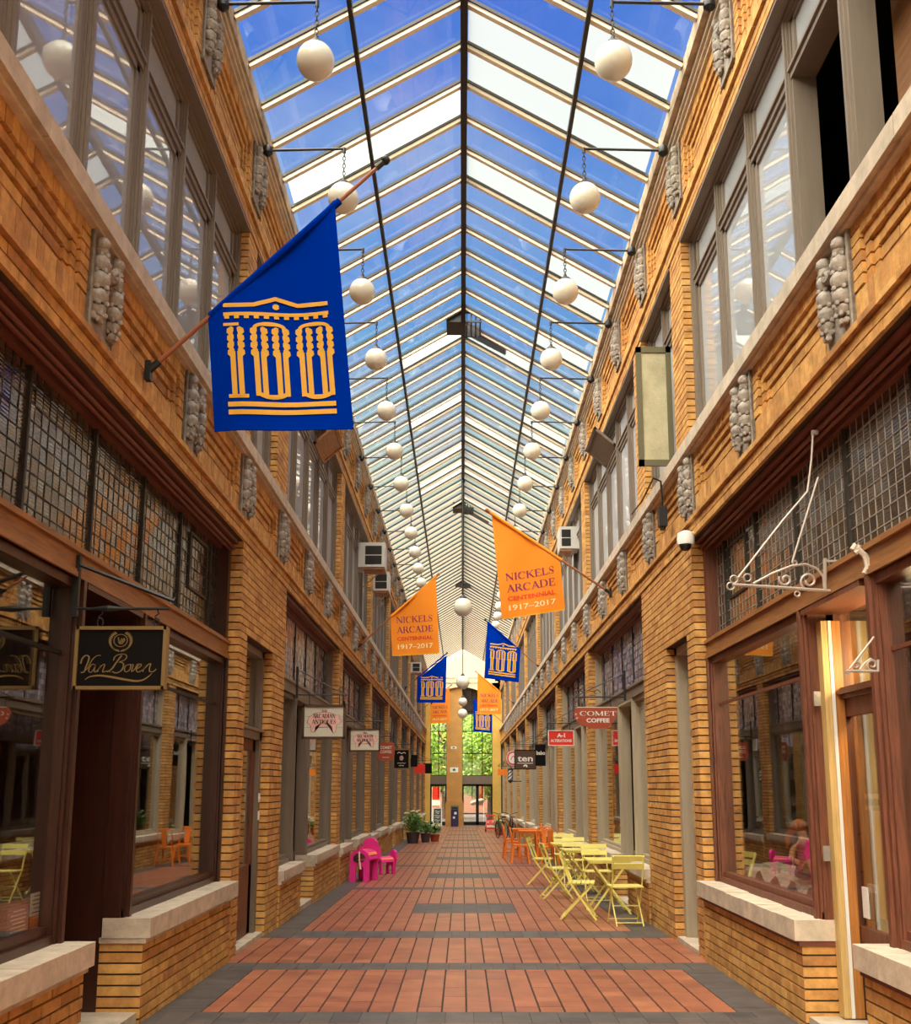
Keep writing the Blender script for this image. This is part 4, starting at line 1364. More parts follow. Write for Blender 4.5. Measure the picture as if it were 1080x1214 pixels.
ribbon(m, sw, [.012 + .055 * math.sin(PI * i / (len(sw) - 1)) for i in range(len(sw))], f)
for i in range(14):
    for sd in (-1, 1):
        an = math.radians(-80 + 140 * i / 13)
        cx, cy = 525 + sd * 108 * math.cos(an), 178 - 92 * math.sin(an)
        ribbon(m, [px(cx - sd * 14, cy + 9), px(cx, cy), px(cx + sd * 16, cy - 14)], [.012, .05, .01], f)
ribbon(m, arc(*px(525, 170), .15, .20, 0, 360, 24), .02, f)
ribbon(m, smooth_line([px(500, 140), px(515, 200), px(535, 150), px(525, 205)]), .025, f)
ribbon(m, smooth_line([px(540, 205), px(555, 150), px(565, 170), px(550, 190)]), .025, f)
m.build('gold_script', M['sggold'], r)
# its iron arm
m = MB()
xw = -WL[-1] - .12; c = Vector(r.location)
rz_ = h + .115
m.tube([(xw - c.x, 0, rz_), (w * 1.02, 0, rz_)], [.009, .009], 6)
m.tube([(-w * .75, 0, rz_), (-w * .35, 0, rz_), (w * .1, 0, rz_)], [.006, .022, .006], 8)
m.tube([(xw - c.x, 0, rz_ + .28), (w * 1.12, 0, rz_ + .045), (w * 1.12, 0, rz_ + .1)], .013, 6)
m.box(xw - c.x - .01, xw - c.x + .03, -.015, .015, rz_ - .05, rz_ + .33)
for q in (-.52, .74):
    m.tube([(q * w, 0, rz_), (q * w + .012, 0, rz_ - .03), (q * w - .012, 0, rz_ - .05), (q * w, 0, rz_ - .06)], .005, 5)
    m.tube([(q * w + .018 * math.cos(t * PI / 4), 0, rz_ - .085 + .03 * math.sin(t * PI / 4)) for t in range(8)], .005, 5, closed=True)
m.build('bracket', M['dark'], r)

def pig(m, f):
    P = [(-.78, -.05), (-.70, .25), (-.45, .50), (0, .60), (.35, .52), (.55, .38), (.72, .42), (.70, .22), (.84, .05), (.74, -.12), (.60, -.14), (.55, -.62), (.42, -.62), (.38, -.28), (-.15, -.32), (-.38, -.30), (-.42, -.62), (-.56, -.62), (-.60, -.22)]
    n = len(m.v)
    c = (0, .1)
    m.v.append(tuple(f(*c)))
    for p in P: m.v.append(tuple(f(*p)))
    for i in range(len(P)): m.f.append((n, n + 1 + i, n + 1 + (i + 1) % len(P))); m.m.append(0)
    return P
def antiques(Y, u0, v0, u1, v1, label, tone):
    r, f, w, h = sign(Y, u0, v0, u1, v1, M['plank'], (M['brownp'], .13), label)
    g = lambda p, q: f(p, q) - Vector((0, .002, 0))
    m = MB(); pig(m, f); m.build('painted_pig', M['pink'], r)
    m = MB()
    P = [(-.78, -.05), (-.70, .25), (-.45, .50), (0, .60), (.35, .52), (.55, .38), (.72, .42), (.70, .22), (.84, .05), (.74, -.12), (.60, -.14), (.55, -.62), (.42, -.62), (.38, -.28), (-.15, -.32), (-.38, -.30), (-.42, -.62), (-.56, -.62), (-.60, -.22), (-.78, -.05)]
    ribbon(m, P, .016, g)
    m.build('pig_outline', M['brownp'], r)
    m = MB()
    k = lambda p, q: f(p, q) - Vector((0, .004, 0))
    serif(m, 'THE', -.12, .16, .56, .16, k); m.build('lettering', M['sgblack'], r); m = MB(); serif(m, 'ARCADIAN', -.52, .52, .22, .26, k); serif(m, 'ANTIQUES', -.55, .55, -.12, .26, k)
    m.build('lettering', M['sgblack'], r)
    m = MB()
    for q in (-.33, .33): ribbon(m, [(-.88, q), (.88, q)], .012, lambda p, q: f(p, q) + Vector((0, .001, 0)))
    m.build('plank_joint', M['brownp'], r)
antiques(13.65, 358, 836, 410, 876, 'framed plank sign with pink pig and black lettering, nearer of two', 0)
antiques(19.2, 414, 864, 451, 891, 'framed plank sign with pink pig and black lettering, farther of two', 1)

OCT = [(-1, .35), (-.9, .75), (-.82, 1), (1, 1), (.93, .1), (.75, -.45), (.5, -1), (-.15, -1), (-.75, -.55), (-.95, -.05)]
r, f, w, h = sign(14.5, 680, 838, 732, 864, M['rust'], None, 'rust red shield shaped coffee shop sign on the right wall', poly=OCT)
m = MB(); serif(m, 'COMET', -.72, .90, .18, .42, f); m.build('lettering', M['white'], r); m = MB(); sans(m, 'COFFEE', -.42, .62, -.42, .36, f, bold=.03); m.build('lettering', M['white'], r)
m = MB(); ribbon(m, [(-.82, .95), (1, .95)], .07, f); m.build('top_edge', M['plank'], r)
m = MB()
for p, q in ((-.88, .3), (-.84, -.05)): ribbon(m, arc(p, q, .03, .07, 0, 300, 8), .03, f)
m.build('scroll_mark', M['white'], r)
OC2 = [(-1, .5), (-.8, 1), (.8, 1), (1, .5), (1, -.4), (.7, -1), (-.7, -1), (-1, -.4)]
r, f, w, h = sign(25.7, 447, 880, 468, 902, M['rust'], None, 'dark rust coffee sign on the left wall beyond the pig signs', poly=OC2)
m = MB(); sans(m, 'COMET', -.66, .66, .28, .3, f, bold=.02); m.build('lettering', M['plank'], r); m = MB(); sans(m, 'COFFEE', -.66, .66, -.18, .3, f, bold=.02); m.build('lettering', M['plank'], r); m = MB(); ribbon(m, smooth_line([(.4 * q, -.65 + (.05 if i % 2 else 0)) for i, q in enumerate((-1, -.6, -.2, .2, .6, 1))]), .05, f); m.build('lettering', M['plank'], r)
r, f, w, h = sign(19.7, 650, 866, 680, 884, M['redp'], (M['white'], .07), 'bright red white-edged tailor sign on the right wall')
m = MB(); sans(m, 'A-1', -.32, .32, .12, .48, f, bold=.045); m.build('lettering', M['white'], r); m = MB(); sans(m, 'ALTERATIONS', -.82, .82, -.52, .34, f, bold=.03); m.build('lettering', M['white'], r)
r, f, w, h = sign(27.0, 610, 889, 635, 912, M['brownp'], (M['sgblack'], .05), 'dark brown square sign with lowercase white letters, right wall')
m = MB(); sans(m, 'ten', -.72, .72, -.18, .62, f, bold=.02); ribbon(m, [(-.74, -.38), (.74, -.38)], .06, f); ribbon(m, smooth_line([(-.15, -.72), (-.02, -.58), (.12, -.62), (.14, -.78)]), .14, f); m.build('lettering', M['white'], r)
r, f, w, h = sign(27.9, 634.5, 882, 646.5, 908, M['sgblack'], None, 'narrow black sign half behind the dark brown square sign')
m = MB(); sans(m, 'babo', -.74, .92, .02, .34, f, bold=.03); m.build('lettering', M['white'], r)
r, f, w, h = sign(31.5, 466, 888, 486, 912, M['sgblack'], (M['sggold'], .13), 'black sign with a gold frame on the left wall')
m = MB(); ribbon(m, smooth_line([(-.5, .55), (-.3, .68), (0, .56), (.3, .66), (.5, .56)]), .07, f); ribbon(m, smooth_line([(.5 * q, -.42 + (.05 if i % 2 else 0)) for i, q in enumerate((-1, -.6, -.2, .2, .6, 1))]), .05, f); m.build('lettering', M['plank'], r); m = MB(); ribbon(m, smooth_line([(.3 * q, -.66 + (.05 if i % 2 else 0)) for i, q in enumerate((-1, -.6, -.2, .2, .6, 1))]), .05, f); m.build('lettering', M['plank'], r)
m = MB()
for a in range(5): ribbon(m, arc(.12 * math.cos(a * 1.26), .10 + .12 * math.sin(a * 1.26), .09, .09, 0, 360, 8), .1, f)
m.build('flower_mark', M['pink'], r)
r, f, w, h = sign(37.0, 487, 895, 495, 909, M['sgblack'], None, 'small plain black sign just past the gold framed sign')
r, f, w, h = sign(45.0, 491, 906, 504, 917, M['redp'], None, 'small red sign far down the left wall')
r, f, w, h = sign(52.0, 502, 905, 512, 917, M['sgblack'], None, 'small black sign far down the left wall beside the red sign')
r, f, w, h = sign(45.0, 590, 912, 601.5, 919, M['orangep'], None, 'small orange sign far down the right wall')
# round sign
r, f, w, h = sign(33.5, 600.5, 890, 616, 908, M['white'], None, 'round white sign with a red ring, behind the dark square sign', poly=[(math.cos(2 * PI * i / 28), math.sin(2 * PI * i / 28)) for i in range(28)])
m = MB(); ribbon(m, arc(0, 0, .82, .82, 0, 360, 28), .2, f); ribbon(m, smooth_line([(-.35, -.2), (0, .3), (.35, -.2)]), .12, f); m.build('ring', M['redp'], r)
# barber pole
p = at(605, 919, 40.0)
r = root('barber_pole', 'striped barber pole fixed to the right wall below the round sign', 'barber pole', tuple(p))
m = MB(); m.tube([(0, 0, -.2), (0, 0, .2)], .085, 14); m.build('glass_cylinder', M['white'], r, smooth=True)
m = MB()
for k in range(3): m.tube([(.088 * math.cos(t * .5 + k * 2.1), .088 * math.sin(t * .5 + k * 2.1), -.2 + .4 * t / 12) for t in range(13)], .022, 5)
m.build('stripe', M['black'], r)
m = MB(); m.lathe((0, 0, .2), [(.10, 0), (.10, .05), (.05, .10), (.01, .14)], 14); m.lathe((0, 0, -.32), [(.01, 0), (.06, .05), (.10, .08), (.10, .12)], 14); m.box(0, WL[1] - p.x, -.03, .03, .22, .26); m.box(0, WL[1] - p.x, -.03, .03, -.26, -.22); m.build('mount', M['dark'], r)

# ================================================================ IRON BRACKETS, ROPE, CAMERA
def scroll(cx, cz, r, a0, turns, flip=1, n=22):
    return [(cx + flip * r * (1 - .75 * i / n) * math.cos(a0 + turns * 2 * PI * i / n), 0, cz + r * (1 - .75 * i / n) * math.sin(a0 + turns * 2 * PI * i / n)) for i in range(n + 1)]
M['iron'] = mat('pale_iron', (.42, .36, .32), .5, metal=.4)
Yb = 6.55
def ib(u, v): return atY(u, v, Yb)
base = ib(978, 700)
r = root('iron_bracket', 'empty wrought iron sign bracket with scrolls and two stay rods, right shop front', 'bracket', tuple(base))
def lb(pts): return [tuple(ib(u, v) - base) for u, v in pts]
m = MB()
m.tube(lb([(868, 693), (920, 696), (978, 700)]), .011, 7)
m.tube(lb([(978, 700), (978, 662)]), .013, 7)
m.tube(lb([(893, 692), (915, 680), (938, 671), (955, 669), (968, 674), (976, 684), (977, 697)]), .009, 6)
m.build('arm', M['iron'], r, smooth=True)
def spiral(u, v, r0, a0, turns, sg=1, n=20): return [(u + r0 * (1 - .7 * i / n) * math.cos(a0 + sg * turns * 2 * PI * i / n), v + r0 * (1 - .7 * i / n) * math.sin(a0 + sg * turns * 2 * PI * i / n)) for i in range(n + 1)]
for q in (spiral(959, 689, 11, 1.5, 1.3), spiral(931, 687, 8, 3.6, 1.2, -1)):
    m = MB(); m.tube(lb(q), .009, 6); m.build('scroll', M['iron'], r, smooth=True)
m = MB()
for (u, v, rr) in ((870, 687, 4.5), (886, 685, 4.5), (866, 695, 4.2), (942, 667.5, 2.6), (945, 704, 3)):
    m.tube(lb([(u + rr * math.cos(t * PI / 6), v + rr * math.sin(t * PI / 6)) for t in range(12)]), .006, 5, closed=True)
m.build('ring', M['iron'], r, smooth=True)
for q in ([(875, 685), (928, 617), (957, 583), (959, 570), (962, 545), (964, 512)], [(939, 667), (968, 572), (970, 566)]):
    m = MB(); m.tube(lb(q), .0075, 6); m.build('stay_rod', M['iron'], r, smooth=True)
m = MB(); top = ib(964, 512) - base; m.box(top.x - .01, top.x + .03, -.012, .012, top.z - .02, top.z + .01); m.box(0, .10, -.008, .008, -.008, .008); m.box(0, .10, -.008, .008, .19, .205); m.build('wall_plate', M['iron'], r)

Yb = 5.62
base = ib(1041, 796)
r = root('iron_bracket', 'small pale scrolled bracket on the right doorway post', 'bracket', tuple(base))
m = MB(); m.tube(lb([(1003, 795.5), (1041, 796)]), .008, 6); m.tube(lb([(1007, 793), (1033, 759), (1036, 755)]), .006, 6); m.tube(lb([(1041, 796), (1041, 782)]), .008, 6); m.build('arm', M['iron'], r)
for q in (spiral(1034, 788, 7, 1.5, 1.2), spiral(1015, 789, 5, 0, 1.1, -1), [(1019, 794), (1025, 786), (1032, 781), (1039, 785)], spiral(1005, 796, 2.4, 0, 1, 1)):
    m = MB(); m.tube(lb(q), .006, 6); m.build('scroll', M['iron'], r)
# rope knotted round the post head
Yb = 5.95
base = ib(1020, 655)
r = root('rope', 'pale rope knotted over the beam above the right doorway', 'rope', tuple(base))
M['ropem'] = mat('pale_rope', (.55, .48, .40), .9)
m = MB()
m.tube(lb([(1010, 652), (1014, 646), (1018, 647), (1017, 653), (1013, 656)]), .017, 6)
m.tube(lb([(1016, 650), (1022, 656), (1028, 660), (1032, 668), (1029, 676)]), .018, 6)
m.tube(lb([(1022, 654), (1026, 663), (1028, 672), (1024, 680)]), .014, 6)
m.build('knot', M['ropem'], r, smooth=True)
# security camera
p = at(818, 637, 10.15); p.x = WL[1]
r = root('security_camera', 'white dome security camera on the right brick pier', 'camera', tuple(p))
m = MB(); m.lathe((-.09, 0, -.02), [(.085, -.06), (.09, 0), (.08, .06), (.03, .085)], 16); m.box(-.09, 0, -.03, .03, 0, .05); m.build('housing', M['white'], r, smooth=True)
m = MB(); m.ball((-.10, -.02, -.085), .062, 14, 8); m.build('dome', M['black'], r, smooth='all')
# cable drop with junction box
p = at(806, 612, 11.2); p.x = WL[1] - .07
r = root('junction_box', 'grey junction box with cable hanging under the right sill band', 'junction box', tuple(p))
m = MB(); m.box(-.09, 0, -.05, .05, -.12, .10); m.lathe((-.045, 0, -.16), [(.03, 0), (.035, .04)], 8); m.build('case', M['dark'], r)
m = MB(); m.tube([(-.04, 0, .10), (-.05, 0, .4), (-.13, 0, .44)], .012, 6); m.tube([(-.13, 0, .44), (-.12, .8, .40), (-.12, 1.5, .44)], .011, 6); m.build('cable', M['black'], r)

# ================================================================ AIR CONDITIONERS, OPEN SASHES
M['acgrey'] = mat('air_conditioner_shell', (.52, .50, .47), .5)
def aircon(Y, s, u_out, v0, v1, label):
    a, b = atY(u_out, v1, Y), atY(u_out, v0, Y)
    out = abs(a.x)
    r = root('air_conditioner', label, 'air conditioner', (s * WL[s], Y, a.z), group='window air conditioners')
    L = WL[s] - out; H = b.z - a.z
    m = MB(); m.box(s * -L, s * .15, 0, .62, 0, H); m.build('shell', M['acgrey'], r)
    for i in range(2):
        m = MB()
        z0 = H * (.12 + .40 * i)
        for k in range(5): m.box(s * -L * .84, s * -L * .12, -.008, .0, z0 + H * .066 * k, z0 + H * .066 * k + H * .022)
        m.box(s * -L * .86, s * -L * .1, -.003, .0, z0 - .01, z0 + H * .34)
        m.build('side_grille', M['black'], r)
    m = MB(); m.box(s * -L * 1.0, s * -.0, .02, .60, -.05, 0); m.tube([(s * -L * .9, .1, -.04), (0, .1, -.45)], .015, 6); m.build('support', M['woodh'], r)
aircon(22.2, -1, 456, 643, 672, 'grey air conditioner jutting from a left upper window, nearest of the left ones')
aircon(25.0, -1, 461, 678, 700, 'second grey air conditioner on the left, lower and farther')
aircon(20.9, 1, 664, 624, 650, 'grey air conditioner jutting from a right upper window above the orange flag')
aircon(44.5, -1, 499, 785, 797, 'tiny far air conditioner on the left beside the small blue flag')
def hopper(s, Y0, Y1, z0, z1, out, dz_, label, m_):
    r = root('tilted_hopper', label, 'window sash', (sx(s, .1), Y0, z0))
    w = Y1 - Y0
    a, b = Vector((0, 0, 0)), Vector((-s * out, 0, dz_))
    m = MB()
    d = b - a
    nn = Vector((d.z, 0, -d.x)).normalized() * .02
    c = (a + b) / 2 + Vector((0, w / 2, 0))
    for t in (-1, 1):
        m.obox(c + Vector((0, t * (w / 2 - .03), 0)), d / 2, (0, .03, 0), nn); m.obox(c + d * (t * .45), d * .05, (0, w / 2, 0), nn)
    m.build('sash_frame', m_, r)
    m = MB(); m.obox(c, d * .42, (0, w / 2 - .05, 0), nn * .2); m.build('sash_panel', m_, r)
hopper(-1, 15.2, 16.2, 6.80, 7.2, .34, .30, 'red-brown hopper sash tilted open high on the left', M['woodh'])
hopper(1, 15.3, 16.4, 6.80, 7.2, .34, .30, 'grey hopper sash tilted open high on the right', M['frame'])
r = root('open_casement', 'olive framed casement with frosted glass swung open on the right', 'window sash', (sx(1, .06), 10.95, 5.05))
a, b = atY(767, 555, 10.95), atY(800, 415, 10.95)
L, H = .40, 1.42
M['olive'] = mat('olive_paint', (.12, .105, .05), .5)
m = MB()
for x0, x1, z0, z1 in ((-L, -L + .06, 0, H), (-.06, 0, 0, H), (-L, 0, 0, .07), (-L, 0, H - .07, H)): m.box(x0, x1, -.02, .02, z0, z1)
m.build('sash_frame', M['olive'], r)
M['texglass'] = mat('textured_beige_glass', (.50, .46, .30), .25, var=.25, vscale=3, bump=.5, bscale=30)
m = MB(); m.box(-L + .06, -.06, -.005, .005, .07, H - .07); m.build('pane', M['texglass'], r)
# ================================================================ BISTRO SET
M['lime'] = mat('pale_lime_metal', (.80, .72, .19), .4, var=.08, vscale=8)
M['limed'] = mat('olive_lime_metal', (.42, .38, .12), .45)
def bistro_proto():
    r = root('bistro_chair', 'x', 'chair')
    for x in (-.185, .185):
        m = MB(); m.bar((x, .22, 0), (x, -.10, .45), .026, .012, up=(1, 0, 0)); m.bar((x, -.10, .45), (x, -.24, .83), .026, .012, up=(1, 0, 0)); m.build('leg', M['lime'], r)
        xi = x * .88
        m = MB(); m.bar((xi, -.24, 0), (xi, .19, .45), .026, .012, up=(1, 0, 0)); m.build('leg', M['lime'], r)
    m = MB(); m.bar((-.19, .19, .045), (.19, .19, .045), .022, .010); m.build('stretcher', M['lime'], r)
    m = MB(); m.bar((-.17, -.20, .045), (.17, -.20, .045), .022, .010); m.bar((-.17, -.02, .225), (.17, -.02, .225), .012); m.build('stretcher', M['lime'], r)
    for k in range(6): m = MB(); m.box(-.20, .20, -.14 + .058 * k, -.14 + .058 * k + .05, .45, .465); m.build('seat_slat', M['lime'], r)
    for z, y in ((.68, -.188), (.775, -.222)): m = MB(); m.obox((0, y, z + .03), (.20, 0, 0), (0, -.012, .033), (0, .008, .003)); m.build('back_slat', M['lime'], r)
    return r
def table_proto():
    r = root('bistro_table', 'x', 'table')
    for k in range(6): m = MB(); m.box(-.30, .30, -.30 + .101 * k, -.30 + .101 * k + .094, .69, .71); m.build('top_slat', M['lime'], r)
    m = MB(); m.box(-.28, .28, -.29, -.265, .665, .69); m.box(-.28, .28, .265, .29, .665, .69); m.build('top_rail', M['lime'], r)
    for y in (-.25, .25):
        for q in (-1, 1): m = MB(); m.bar((q * .27, y * (1 if q > 0 else .9), 0), (-q * .24, y * (1 if q > 0 else .9), .67), .026, .012, up=(0, 1, 0)); m.build('leg', M['lime'], r)
    for x in (-.26, .26): m = MB(); m.bar((x, -.25, .05), (x, .25, .05), .018); m.build('stretcher', M['lime'], r)
    return r
first = [True, True]
CP, TP = bistro_proto(), table_proto()
def put(proto, k, x, y, rz, label, group):
    o = proto if first[k] else copy_tree(proto)
    first[k] = False
    o.location = (x, y, fz(y)); o.rotation_euler = (FS * 0, 0, rz); o['label'] = label; o['group'] = group
    return o
G = 'lime bistro chairs'
put(CP, 0, 2.02, 12.95, 0.05, 'lime bistro chair nearest the right door pier, its back to the viewer', G)
put(CP, 0, 1.52, 13.60, -PI / 2 - .15, 'lime folding bistro chair in profile on the aisle side, nearest of three', G)
put(CP, 0, 1.48, 16.4, -PI / 2 + .1, 'lime folding bistro chair in profile on the aisle side, middle of three', G)
put(CP, 0, 1.44, 19.0, -PI / 2 - .2, 'lime folding bistro chair with tilted back in profile, farthest on the aisle side', G)
put(CP, 0, 2.03, 15.75, PI + .05, 'lime bistro chair by the wall behind the nearest lime table', G)
put(CP, 0, 2.0, 18.6, PI - .05, 'lime bistro chair by the wall behind the middle lime table', G)
put(CP, 0, 2.03, 20.6, PI, 'lime bistro chair farthest along the right wall, next to the orange chairs', G)
put(TP, 1, 2.0, 14.35, 0, 'lime folding bistro table nearest the right door pier', 'lime bistro tables')
put(TP, 1, 1.95, 17.2, 0.06, 'lime folding bistro table in the middle of the row', 'lime bistro tables')
put(TP, 1, 1.98, 19.6, 0, 'lime folding bistro table nearest the orange furniture', 'lime bistro tables')

# orange cafe chairs
M['orangem'] = mat('orange_metal', (.80, .20, .02), .4)
def cafe_proto():
    r = root('cafe_chair', 'x', 'chair')
    m = MB(); m.box(-.18, .18, -.18, .18, .435, .45); m.box(-.185, .185, -.185, .185, .41, .44); m.build('seat', M['orangem'], r)
    for x in (-1, 1):
        for y in (-1, 1): m = MB(); m.bar((x * .215, y * .215, 0), (x * .165, y * .165, .44), .045, .03, up=(1, 0, 0)); m.build('leg', M['orangem'], r)
    m = MB(); m.tube(smooth_line([(-.17, -.17, .44), (-.185, -.21, .66), (-.15, -.235, .82), (0, -.245, .85), (.15, -.235, .82), (.185, -.21, .66), (.17, -.17, .44)], 4), .014, 7); m.build('back_frame', M['orangem'], r, smooth=True)
    m = MB(); m.extrude([(-.05, 0), (.05, 0), (.075, .38), (-.075, .38)], (0, -.205, .455), (1, 0, 0), (0, -.12, .99), .012); m.build('back_splat', M['orangem'], r)
    for a, b in (((-.2, -.2, .16), (.2, .2, .16)), ((.2, -.2, .16), (-.2, .2, .16))): m = MB(); m.bar(a, b, .015, .02); m.build('brace', M['orangem'], r)
    return r
CC = cafe_proto()
spots = [(2.0, 24.2, .15, 'nearest, turned away by the wall'), (2.05, 25.75, PI, 'second by the wall, facing out'), (1.98, 29.2, PI / 2, 'farthest by the wall'), (1.40, 25.2, -PI / 2, 'on the aisle side, nearest'), (1.30, 27.2, -PI / 2 + .1, 'on the aisle side, middle'), (1.36, 29.0, -PI / 2, 'on the aisle side, farthest')]
for i, (x, y, a, t) in enumerate(spots):
    o = CC if i == 0 else copy_tree(CC)
    o.location = (x, y, fz(y)); o.rotation_euler = (0, 0, a); o['label'] = 'orange metal cafe chair %s' % t; o['group'] = 'orange cafe chairs'
for i, (x, y, t) in enumerate(((1.78, 26.6, 'orange square cafe table among the orange chairs, nearer'), (1.70, 28.3, 'orange square cafe table among the orange chairs, farther'))):
    r = root('cafe_table', t, 'table', (x, y, fz(y)), group='orange cafe tables')
    m = MB(); m.box(-.34, .34, -.32, .32, .72, .745); m.build('table_top', M['orangem'], r)
    m = MB(); m.box(-.32, .32, -.30, .30, .67, .72); m.build('apron', M['orangem'], r)
    for p in (-.3, .3):
        for q in (-.28, .28): m = MB(); m.bar((p * 1.06, q * 1.06, 0), (p, q, .68), .035); m.build('leg', M['orangem'], r)

# ================================================================ BICYCLES
def bicycle(x, y, rz, label, colr):
    r = root('bicycle', label, 'bicycle', (x, y, fz(y)), rz, group='parked bicycles')
    for yy in (-.52, .52):
        m = MB(); m.tube([(0, yy + .33 * math.cos(a * PI / 12), .35 + .33 * math.sin(a * PI / 12)) for a in range(24)], .02, 6, closed=True); w = m.build('wheel', M['black'], r, smooth=True)
        m = MB()
        for a in range(10): m.bar((0, yy, .35), (0, yy + .32 * math.cos(a * PI / 5), .35 + .32 * math.sin(a * PI / 5)), .005)
        m.build('spokes', M['leadw'], w)
    m = MB()
    for a, b in (((0, -.52, .35), (0, -.08, .30)), ((0, -.08, .30), (0, .36, .78)), ((0, -.18, .80), (0, -.08, .30)), ((0, -.18, .78), (0, .36, .80)), ((0, -.52, .35), (0, -.18, .74)), ((0, .38, .92), (0, .52, .35))): m.tube([a, b], .017, 7)
    m.build('bike_frame', colr, r, smooth=True)
    m = MB(); m.tube([(-.28, .24, 1.02), (-.22, .34, 1.03), (0, .38, .96), (.22, .34, 1.03), (.28, .24, 1.02)], .013, 7); m.build('handlebar', M['black'], r)
    m = MB(); m.extrude([(-.08, -.14), (.08, -.14), (.025, .14), (-.025, .14)], (0, -.22, .87), (1, 0, 0), (0, 1, 0), .05); m.tube([(0, -.18, .78), (0, -.2, .86)], .013, 6); m.build('saddle', M['black'], r)
    m = MB(); m.tube([(.04, -.08 + .09 * math.cos(a * PI / 8), .30 + .09 * math.sin(a * PI / 8)) for a in range(16)], .008, 5, closed=True); m.bar((.05, -.08, .30), (.05, .06, .22), .012); m.bar((-.05, -.08, .30), (-.05, -.2, .38), .012); m.box(.05, .12, .04, .09, .205, .225); m.box(-.12, -.05, -.23, -.17, .375, .395); m.build('crank', M['dark'], r)
bicycle(1.92, 40.0, .10, 'dark bicycle parked by the right wall beyond the orange chairs, nearer', M['black'])
bicycle(1.55, 40.9, .25, 'dark bicycle leaning beside the first, on the aisle side', M['brownp'])

# ================================================================ RIDE-ON TOY, BIN, BOARDS
p = at(581.5, 984, 49.5)
y = p.y
r = root('ride_on_toy', 'small red ride-on toy truck with a roof, standing near the far end', 'toy', (p.x, y, fz(y)))
m = MB(); m.box(-.24, .24, -.4, .4, .14, .34); m.extrude([(-.4, 0), (-.1, 0), (-.1, .22), (-.34, .22)], (0, 0, .34), (0, 1, 0), (0, 0, 1), .42); m.build('body', M['redp'], r)
m = MB(); m.box(-.23, .23, -.10, .38, .74, .80); m.build('roof', M['redp'], r)
for a in (-.2, .2):
    for b in (-.06, .34): m = MB(); m.tube([(a, b, .34), (a, b, .75)], .018, 6); m.build('post', M['white'], r)
m = MB(); m.box(-.15, .15, .05, .3, .34, .44); m.box(-.15, .15, .26, .31, .34, .66); m.build('seat', M['white'], r)
m = MB(); m.box(-.2, .2, -.415, -.39, .22, .32); m.ball((-.12, -.4, .46), .05, 8, 6); m.ball((.12, -.4, .46), .05, 8, 6); m.build('grille', M['white'], r)
for a in (-.24, .24):
    for b in (-.26, .26): m = MB(); m.tube([(a - .03, b, .12), (a + .03, b, .12)], .12, 12); m.build('wheel', M['black'], r)
p = at(518.5, 978.5, 59.5)
r = root('sandwich_board', 'white framed chalkboard easel standing at the far left door', 'sign', (p.x, p.y, fz(p.y)))
for q in (-1, 1):
    m = MB()
    o = Vector((0, q * .22, 0)); up = Vector((0, -q * .2, 1.06))
    for a, b in (((-.24, 0), (-.24, 1)), ((.24, 0), (.24, 1)), ((-.24, .98), (.24, .98)), ((-.24, .14), (.24, .14))): m.bar(o + Vector((a[0], 0, 0)) + up * a[1], o + Vector((b[0], 0, 0)) + up * b[1], .05, .03, up=(0, 1, 0))
    m.build('frame', M['white'], r)
    m = MB(); m.extrude([(-.22, .16), (.22, .16), (.22, .96), (-.22, .96)], o, (1, 0, 0), up, .012); m.build('chalkboard', mat('chalk_green%d' % q, (.02, .05, .03), .7), r)
m = MB()
for k, (w_, q) in enumerate(((.14, .82), (.10, .72), (.15, .58), (.12, .48), (.15, .34), (.08, .24))):
    ribbon(m, smooth_line([(-w_, q), (-w_ * .4, q + .03), (w_ * .3, q - .02), (w_, q + .02)], 3), .025, lambda a, b: Vector((a, -.22 - .008 + .2 * b, 1.06 * b)))
m.build('chalk_scribble', M['white'], r)
p = at(539, 976, 59.3)
r = root('litter_bin', 'tall dark blue bin with white stickers in front of the centre pillar', 'bin', (p.x, p.y, fz(p.y)))
m = MB(); m.box(-.22, .22, -.2, .2, .05, .98); m.box(-.2, .2, -.18, .18, 0, .05); m.build('body', mat('navy_plastic', (.02, .025, .09), .4), r)
m = MB(); m.extrude([(-.22, 0), (.22, 0), (.16, .22), (-.16, .22)], (0, 0, .98), (0, 1, 0), (0, 0, 1), .46); m.box(-.15, .15, -.215, -.18, 1.02, 1.12); m.build('lid', M['black'], r)
m = MB()
m.box(-.03, .12, -.206, -.2, .70, .84); m.build('sticker', M['white'], r)
m = MB(); m.box(-.10, .02, -.206, -.2, .46, .58); m.build('sticker', M['white'], r)
p = at(565.5, 962, 66.0)
gz = dz - .12
r = root('street_post', 'white post with a tilted drum head outside the right far door', 'post', (p.x, p.y, gz))
h = 1.25
m = MB(); m.lathe((0, 0, 0), [(.16, 0), (.16, .08), (.07, .14), (.06, h), (.09, h + .05)], 12); m.build('post', M['white'], r, smooth=True)
m = MB(); m.tube([(-.42, 0, h + .1), (-.30, 0, h + .13), (.30, 0, h + .27), (.42, 0, h + .32)], [.08, .15, .17, .12], 12); m.build('drum', M['leadw'], r, smooth=True)
